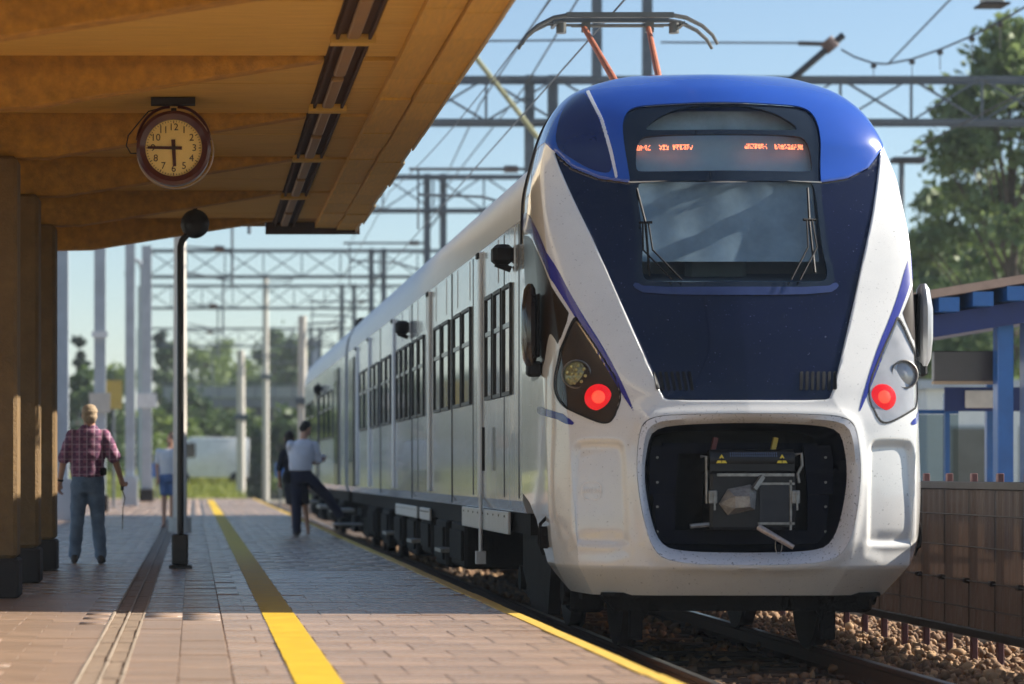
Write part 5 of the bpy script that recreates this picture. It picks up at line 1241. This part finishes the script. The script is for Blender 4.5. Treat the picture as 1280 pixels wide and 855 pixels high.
# --- man in a plaid shirt walking away, strap in his right hand
bx, by = -1.20, 29.9
W = lambda x, y, z: Vector((bx+x, by+y, z))
pm = person('person', (bx, by, 0), 'grey haired man in plaid shirt and jeans walking away along the platform')
m_jean = mat('jeans', (.13, .20, .30), .85, var=.3, vs=7, bump=.3, bs=160, c2=(.22, .31, .43))
hp, L = head_prims(W(.02, 0, 1.675), (-.12, 1, -.05))
legs = dict(LH=W(-.09, 0, .92), LK=W(-.115, -.03, .50), LA=W(-.15, .10, .09), RH=W(.09, 0, .92), RK=W(.115, .03, .50), RA=W(.15, -.05, .09))
arms = dict(LS=W(-.185, 0, 1.45), LE=W(-.275, -.03, 1.16), LW=W(-.315, .02, .93), RS=W(.205, 0, 1.45), RE=W(.315, -.03, 1.17), RW=W(.375, .03, .97))
body = hp+[('c', W(.015, -.02, 1.50), L(0, -.015, -.05), .070, .064), ('l', [(bx, by, .84, .155, .115), (bx, by, .95, .165, .125), (bx, by, 1.10, .165, .12), (bx, by, 1.28, .18, .12), (bx+.01, by, 1.42, .19, .11), (bx+.01, by, 1.49, .12, .08)]),
    ('c', legs['LH'], legs['LK'], .082, .056), ('c', legs['LK'], legs['LA'], .054, .038), ('c', legs['RH'], legs['RK'], .082, .056), ('c', legs['RK'], legs['RA'], .054, .038),
    ('c', arms['LS'], arms['LE'], .052, .042), ('c', arms['LE'], arms['LW'], .042, .028), ('c', arms['RS'], arms['RE'], .052, .042), ('c', arms['RE'], arms['RW'], .042, .028)]
body += hand_prims(arms['LW'], arms['LW']-arms['LE'], (.3, 1, 0), .5)+hand_prims(arms['RW'], arms['RW']-arms['RE'], (-.3, 1, 0), 1.1)
blob('body', body, .0085, SKIN, pm, 2)
blob('jeans', [('l', [(bx, by, .80, .175, .135), (bx, by, .90, .182, .145), (bx, by, 1.00, .180, .138), (bx, by, 1.05, .175, .133)]), ('c', legs['LH']+Vector((0, 0, -.02)), legs['LK'], .108, .080), ('c', legs['LK'], legs['LA']+Vector((0, 0, .02)), .080, .072), ('c', legs['RH']+Vector((0, 0, -.02)), legs['RK'], .108, .080), ('c', legs['RK'], legs['RA']+Vector((0, 0, .02)), .080, .072)], .014, m_jean, pm, 3, .0045, 24)
M_ = bpy.data.materials.new('plaid'); M_.use_nodes = True; nt = M_.node_tree; b_ = nt.nodes['Principled BSDF']; b_.inputs['Roughness'].default_value = .85
tc = nt.nodes.new('ShaderNodeTexCoord'); sp = nt.nodes.new('ShaderNodeSeparateXYZ'); nt.links.new(tc.outputs['Object'], sp.inputs[0])
def band(sock, freq, ph, lo):
    m_ = nt.nodes.new('ShaderNodeMath'); m_.operation = 'MULTIPLY_ADD'; m_.inputs[1].default_value = freq; m_.inputs[2].default_value = ph; nt.links.new(sock, m_.inputs[0])
    s_ = nt.nodes.new('ShaderNodeMath'); s_.operation = 'SINE'; nt.links.new(m_.outputs[0], s_.inputs[0])
    r_ = nt.nodes.new('ShaderNodeMapRange'); r_.inputs['From Min'].default_value = lo; r_.inputs['From Max'].default_value = lo+.3; nt.links.new(s_.outputs[0], r_.inputs['Value']); return r_.outputs['Result']
def mixc(fac, a, b):
    m_ = nt.nodes.new('ShaderNodeMix'); m_.data_type = 'RGBA'; nt.links.new(fac, m_.inputs[0])
    if isinstance(a, tuple): m_.inputs[6].default_value = (*a, 1)
    else: nt.links.new(a, m_.inputs[6])
    m_.inputs[7].default_value = (*b, 1); return m_.outputs[2]
c1 = mixc(band(sp.outputs['X'], 2*math.pi/.085, .6, .1), (.34, .12, .20), (.13, .04, .10))
c2 = mixc(band(sp.outputs['Z'], 2*math.pi/.085, 0, .3), c1, (.17, .06, .13))
c3 = mixc(band(sp.outputs['X'], 2*math.pi/.085, 2.6, .80), c2, (.58, .44, .52)); c4 = mixc(band(sp.outputs['Z'], 2*math.pi/.085, 2.2, .84), c3, (.58, .44, .52))
nt.links.new(c4, b_.inputs['Base Color'])
blob('shirt', [('l', [(bx, by-.005, .985, .188, .150), (bx, by, 1.10, .190, .146), (bx, by, 1.28, .205, .143), (bx+.01, by, 1.40, .215, .132), (bx+.012, by-.005, 1.495, .165, .105), (bx+.014, by-.01, 1.535, .105, .085), (bx+.016, by-.012, 1.575, .080, .078)]),
    ('c', arms['LS']+Vector((.02, 0, 0)), arms['LS'].lerp(arms['LE'], .86), .080, .076), ('c', arms['RS']+Vector((-.02, 0, 0)), arms['RS'].lerp(arms['RE'], .86), .080, .076)], .012, M_, pm, 3, .0045, 22, 1)
blob('hair', [('e', L(0, -.024, .044), (.092, .102, .092)), ('e', L(0, -.055, -.015), (.084, .066, .085)), ('e', L(-.02, -.085, .03), (.06, .04, .055)), ('e', L(.03, -.07, -.05), (.045, .035, .04)), ('e', L(-.03, -.07, -.05), (.045, .035, .04))], .009, mat('hair_grey', (.46, .34, .22), .8, var=.25, vs=40, bump=.6, bs=90), pm, 2, .003, 90)
for k, a in (('L', legs['LA']), ('R', legs['RA'])):
    sgn = -1 if k == 'L' else 1
    blob('shoe', [('c', a+Vector((0, -.05, -.048)), a+Vector((sgn*.02, .13, -.052)), .040, .036), ('e', a+Vector((0, -.02, -.02)), (.046, .065, .05))], .011, mat('shoe_dark', (.05, .04, .035), .5, var=.2), pm, 2)
q = MB(); q.lathe(arms['LW']-(arms['LW']-arms['LE']).normalized()*.02, [(.036, -.012), (.038, 0), (.036, .012)], (arms['LW']-arms['LE']), 16); q.build('wrist_watch', m_black, pm, True)
q = MB(); q.box(bx+.145, bx+.215, by-.12, by-.04, 1.0, 1.09, c=.012); q.build('belt_pouch', m_black, pm)
ls = empty('hand_strap', (bx+.40, by+.06, .85), 'dark strap with black grip hanging from the plaid shirted man\'s hand', 'strap')
h0 = arms['RW']+Vector((.015, .03, -.075))
MB().tube([h0+Vector((0, -.02, .05)), h0+Vector((0, 0, -.06))], .020, 10).build('grip', m_black, ls, True)
MB().tube([h0+Vector((0, 0, -.06)), h0+Vector((.03, .03, -.15)), h0+Vector((.005, .04, -.28)), h0+Vector((.0, .04, -.52))], .006, 6).build('cord', mat('strap_brown', (.10, .07, .05), .7), ls, True)

# --- conductor in a white shirt, one foot on the platform, the other reaching to the train step
bx, by = 1.72, 42.5
pc = person('person', (bx, by, 0), 'railway worker in white shirt and navy trousers stepping towards the train')
m_navyc = mat('trousers_navy', (.012, .014, .035), .8, var=.3, vs=8); m_shirt = mat('shirt_white', (.74, .74, .80), .8, var=.06, vs=5)
hp, L = head_prims(W(.09, .02, 1.735), (.75, .55, -.35))
legs = dict(LH=W(-.07, 0, .97), LK=W(-.06, .0, .53), LA=W(-.06, -.03, .09), RH=W(.11, 0, .97), RK=W(.42, .05, .66), RA=W(.66, .10, .31))
arms = dict(LS=W(-.16, -.02, 1.47), LE=W(-.10, .18, 1.22), LW=W(.16, .27, 1.20), RS=W(.22, .03, 1.47), RE=W(.29, .06, 1.20), RW=W(.36, .24, 1.24))
body = hp+[('c', W(.05, .0, 1.54), L(0, -.015, -.05), .058, .056), ('l', [(bx, by, .88, .155, .115), (bx, by, 1.0, .16, .125), (bx, by, 1.15, .165, .125), (bx+.02, by, 1.33, .18, .125), (bx+.03, by, 1.47, .18, .11), (bx+.04, by, 1.54, .11, .08)]),
    ('c', legs['LH'], legs['LK'], .085, .056), ('c', legs['LK'], legs['LA'], .054, .038), ('c', legs['RH'], legs['RK'], .085, .056), ('c', legs['RK'], legs['RA'], .054, .038),
    ('c', arms['LS'], arms['LE'], .050, .042), ('c', arms['LE'], arms['LW'], .040, .028), ('c', arms['RS'], arms['RE'], .050, .042), ('c', arms['RE'], arms['RW'], .040, .028)]
body += hand_prims(arms['LW'], arms['LW']-arms['LE'], (0, 0, 1), .8)+hand_prims(arms['RW'], arms['RW']-arms['RE'], (-1, 0, 0), .8)
blob('body', body, .010, SKIN, pc, 2)
blob('trousers', [('l', [(bx, by, .86, .17, .135), (bx, by, .96, .178, .142), (bx, by, 1.06, .175, .135), (bx, by, 1.12, .172, .132)]), ('c', legs['LH'], legs['LK'], .108, .084), ('c', legs['LK'], legs['LA']+Vector((0, 0, .0)), .082, .074), ('c', legs['RH'], legs['RK'], .108, .086), ('c', legs['RK'], legs['RA']+Vector((-.02, 0, .03)), .084, .076)], .015, m_navyc, pc, 3, .004, 20, 3)
blob('shirt', [('l', [(bx, by, 1.06, .182, .145), (bx, by, 1.16, .188, .150), (bx+.02, by, 1.33, .205, .150), (bx+.03, by, 1.46, .205, .132), (bx+.04, by, 1.53, .15, .10), (bx+.05, by, 1.565, .082, .078)]), ('c', arms['LS'], arms['LS'].lerp(arms['LE'], .85), .078, .074), ('c', arms['RS'], arms['RS'].lerp(arms['RE'], .85), .078, .074)], .013, m_shirt, pc, 3, .004, 20, 5)
blob('hair', [('e', L(0, -.022, .046), (.082, .096, .085)), ('e', L(0, -.055, -.01), (.068, .060, .07))], .010, mat('hair_black', (.02, .015, .012), .7, var=.2), pc, 2)
for a, d in ((legs['LA'], (0.02, .13)), (legs['RA'], (.13, .05))):
    blob('shoe', [('c', a+Vector((0, -.04, -.048)), a+Vector((d[0], d[1], -.052)), .040, .036), ('e', a+Vector((0, -.02, -.02)), (.046, .060, .05))], .012, mat('shoe_black', (.012, .012, .012), .4), pc, 2)
q = MB(); q.box(arms['LW'].x+.06, arms['RW'].x+.06, arms['RW'].y+.05, arms['RW'].y+.07, 1.20, 1.32, c=.006); q.build('notepad', m_wpl, pc)
st_ = MB(); st_.box(bx+.52, bx+1.0, by-.15, by+.4, .175, .215, c=.01); st_.build('door_step', m_steel, T)
bg = empty('shoulder_bag', (bx-.20, by+.02, .95), 'small black bag at the railway worker\'s hip', 'bag')
blob('bag_body', [('l', [(bx-.215, by+.02, .86, .07, .10), (bx-.22, by+.02, .95, .08, .12), (bx-.215, by+.02, 1.05, .06, .11)])], .012, m_black, bg, 2)

# --- woman in a dark dress half hidden behind the worker
bx, by = 1.66, 44.1
pw = person('person', (bx, by, 0), 'person with dark hair and dark knee length dress half hidden behind the railway worker')
hp, L = head_prims(W(-.06, 0, 1.60), (.3, 1, 0))
legs = dict(LH=W(-.05, 0, .88), LK=W(.0, .02, .48), LA=W(.02, -.02, .08), RH=W(.13, 0, .88), RK=W(.20, .02, .48), RA=W(.25, .0, .08))
arms = dict(LS=W(-.17, 0, 1.36), LE=W(-.23, -.02, 1.1), LW=W(-.22, .06, .88), RS=W(.17, 0, 1.36), RE=W(.23, 0, 1.1), RW=W(.24, .08, .88))
body = hp+[('c', W(-.03, 0, 1.43), L(0, -.015, -.05), .048, .05), ('l', [(bx+.04, by, .8, .15, .11), (bx+.03, by, .95, .155, .12), (bx, by, 1.1, .125, .10), (bx, by, 1.28, .15, .11), (bx, by, 1.38, .15, .09), (bx, by, 1.43, .09, .07)])]
for a, b, c in (('LH', 'LK', 'LA'), ('RH', 'RK', 'RA')): body += [('c', legs[a], legs[b], .078, .050), ('c', legs[b], legs[c], .048, .034), ('c', legs[c]+Vector((0, -.03, -.05)), legs[c]+Vector((0, .12, -.055)), .032, .026)]
for a, b, c in (('LS', 'LE', 'LW'), ('RS', 'RE', 'RW')): body += [('c', arms[a], arms[b], .044, .036), ('c', arms[b], arms[c], .036, .024)]+hand_prims(arms[c], arms[c]-arms[b], (0, 1, 0), .5)
blob('body', body, .011, mat('skin_tan', (.48, .25, .16), .55, var=.05), pw, 2)
blob('dress', [('l', [(bx+.08, by, .50, .20, .16), (bx+.06, by, .75, .20, .16), (bx+.03, by, .95, .18, .145), (bx, by, 1.1, .145, .118), (bx, by, 1.28, .17, .13), (bx, by, 1.37, .165, .11), (bx, by, 1.42, .10, .08)]), ('c', arms['LS'], arms['LE'], .06, .056), ('c', arms['RS'], arms['RE'], .06, .056)], .015, mat('dress_black', (.014, .013, .02), .85, var=.3), pw, 3, .004, 16, 2)
blob('hair', [('e', L(0, -.022, .04), (.084, .098, .09)), ('l', [(bx-.07, by-.05, 1.40, .06, .04), (bx-.065, by-.05, 1.52, .08, .06), (bx-.06, by-.04, 1.62, .07, .06)])], .012, mat('hair_dark', (.025, .016, .012), .7), pw, 2)

# --- person in a white top and blue shorts behind the black post
bx, by = -.47, 49.5
pp = person('person', (bx, by, 0), 'person in white top and blue shorts standing behind the black post')
hp, L = head_prims(W(.05, 0, 1.66), (-.6, -.8, 0))
legs = dict(LH=W(-.08, 0, .92), LK=W(-.08, -.02, .5), LA=W(-.09, 0, .08), RH=W(.08, 0, .92), RK=W(.07, .0, .5), RA=W(.05, .03, .08))
arms = dict(LS=W(-.18, 0, 1.42), LE=W(-.22, 0, 1.15), LW=W(-.20, -.08, .92), RS=W(.20, 0, 1.42), RE=W(.25, 0, 1.15), RW=W(.24, -.10, .93))
body = hp+[('c', W(.02, 0, 1.48), L(0, -.015, -.05), .054, .054), ('l', [(bx, by, .84, .15, .11), (bx, by, .95, .155, .12), (bx, by, 1.12, .15, .115), (bx, by, 1.3, .17, .12), (bx, by, 1.42, .18, .10), (bx, by, 1.48, .10, .075)])]
for a, b, c in (('LH', 'LK', 'LA'), ('RH', 'RK', 'RA')): body += [('c', legs[a], legs[b], .080, .054), ('c', legs[b], legs[c], .052, .036), ('c', legs[c]+Vector((0, .03, -.05)), legs[c]+Vector((-.04, -.12, -.055)), .034, .028)]
for a, b, c in (('LS', 'LE', 'LW'), ('RS', 'RE', 'RW')): body += [('c', arms[a], arms[b], .046, .038), ('c', arms[b], arms[c], .038, .026)]+hand_prims(arms[c], arms[c]-arms[b], (0, -1, 0), .5)
blob('body', body, .011, SKIN, pp, 2)
blob('top', [('l', [(bx, by, .98, .17, .13), (bx, by, 1.12, .168, .132), (bx, by, 1.3, .19, .138), (bx, by, 1.41, .20, .12), (bx, by, 1.475, .12, .09)]), ('c', arms['LS'], arms['LS'].lerp(arms['LE'], .7), .068, .062), ('c', arms['RS'], arms['RS'].lerp(arms['RE'], .7), .068, .062)], .014, mat('top_white', (.72, .74, .76), .85, var=.06), pp, 3, .004, 20, 4)
blob('shorts', [('l', [(bx, by, .84, .165, .13), (bx, by, .94, .172, .135), (bx, by, 1.02, .165, .128)]), ('c', legs['LH'], legs['LH'].lerp(legs['LK'], .62), .100, .092), ('c', legs['RH'], legs['RH'].lerp(legs['RK'], .62), .100, .092)], .015, mat('shorts_blue', (.12, .19, .36), .85, var=.15), pp, 3)
blob('hair', [('e', L(0, -.022, .046), (.082, .096, .085)), ('e', L(0, -.055, -.01), (.068, .060, .07))], .012, mat('hair_brown', (.10, .06, .035), .75), pp, 2)
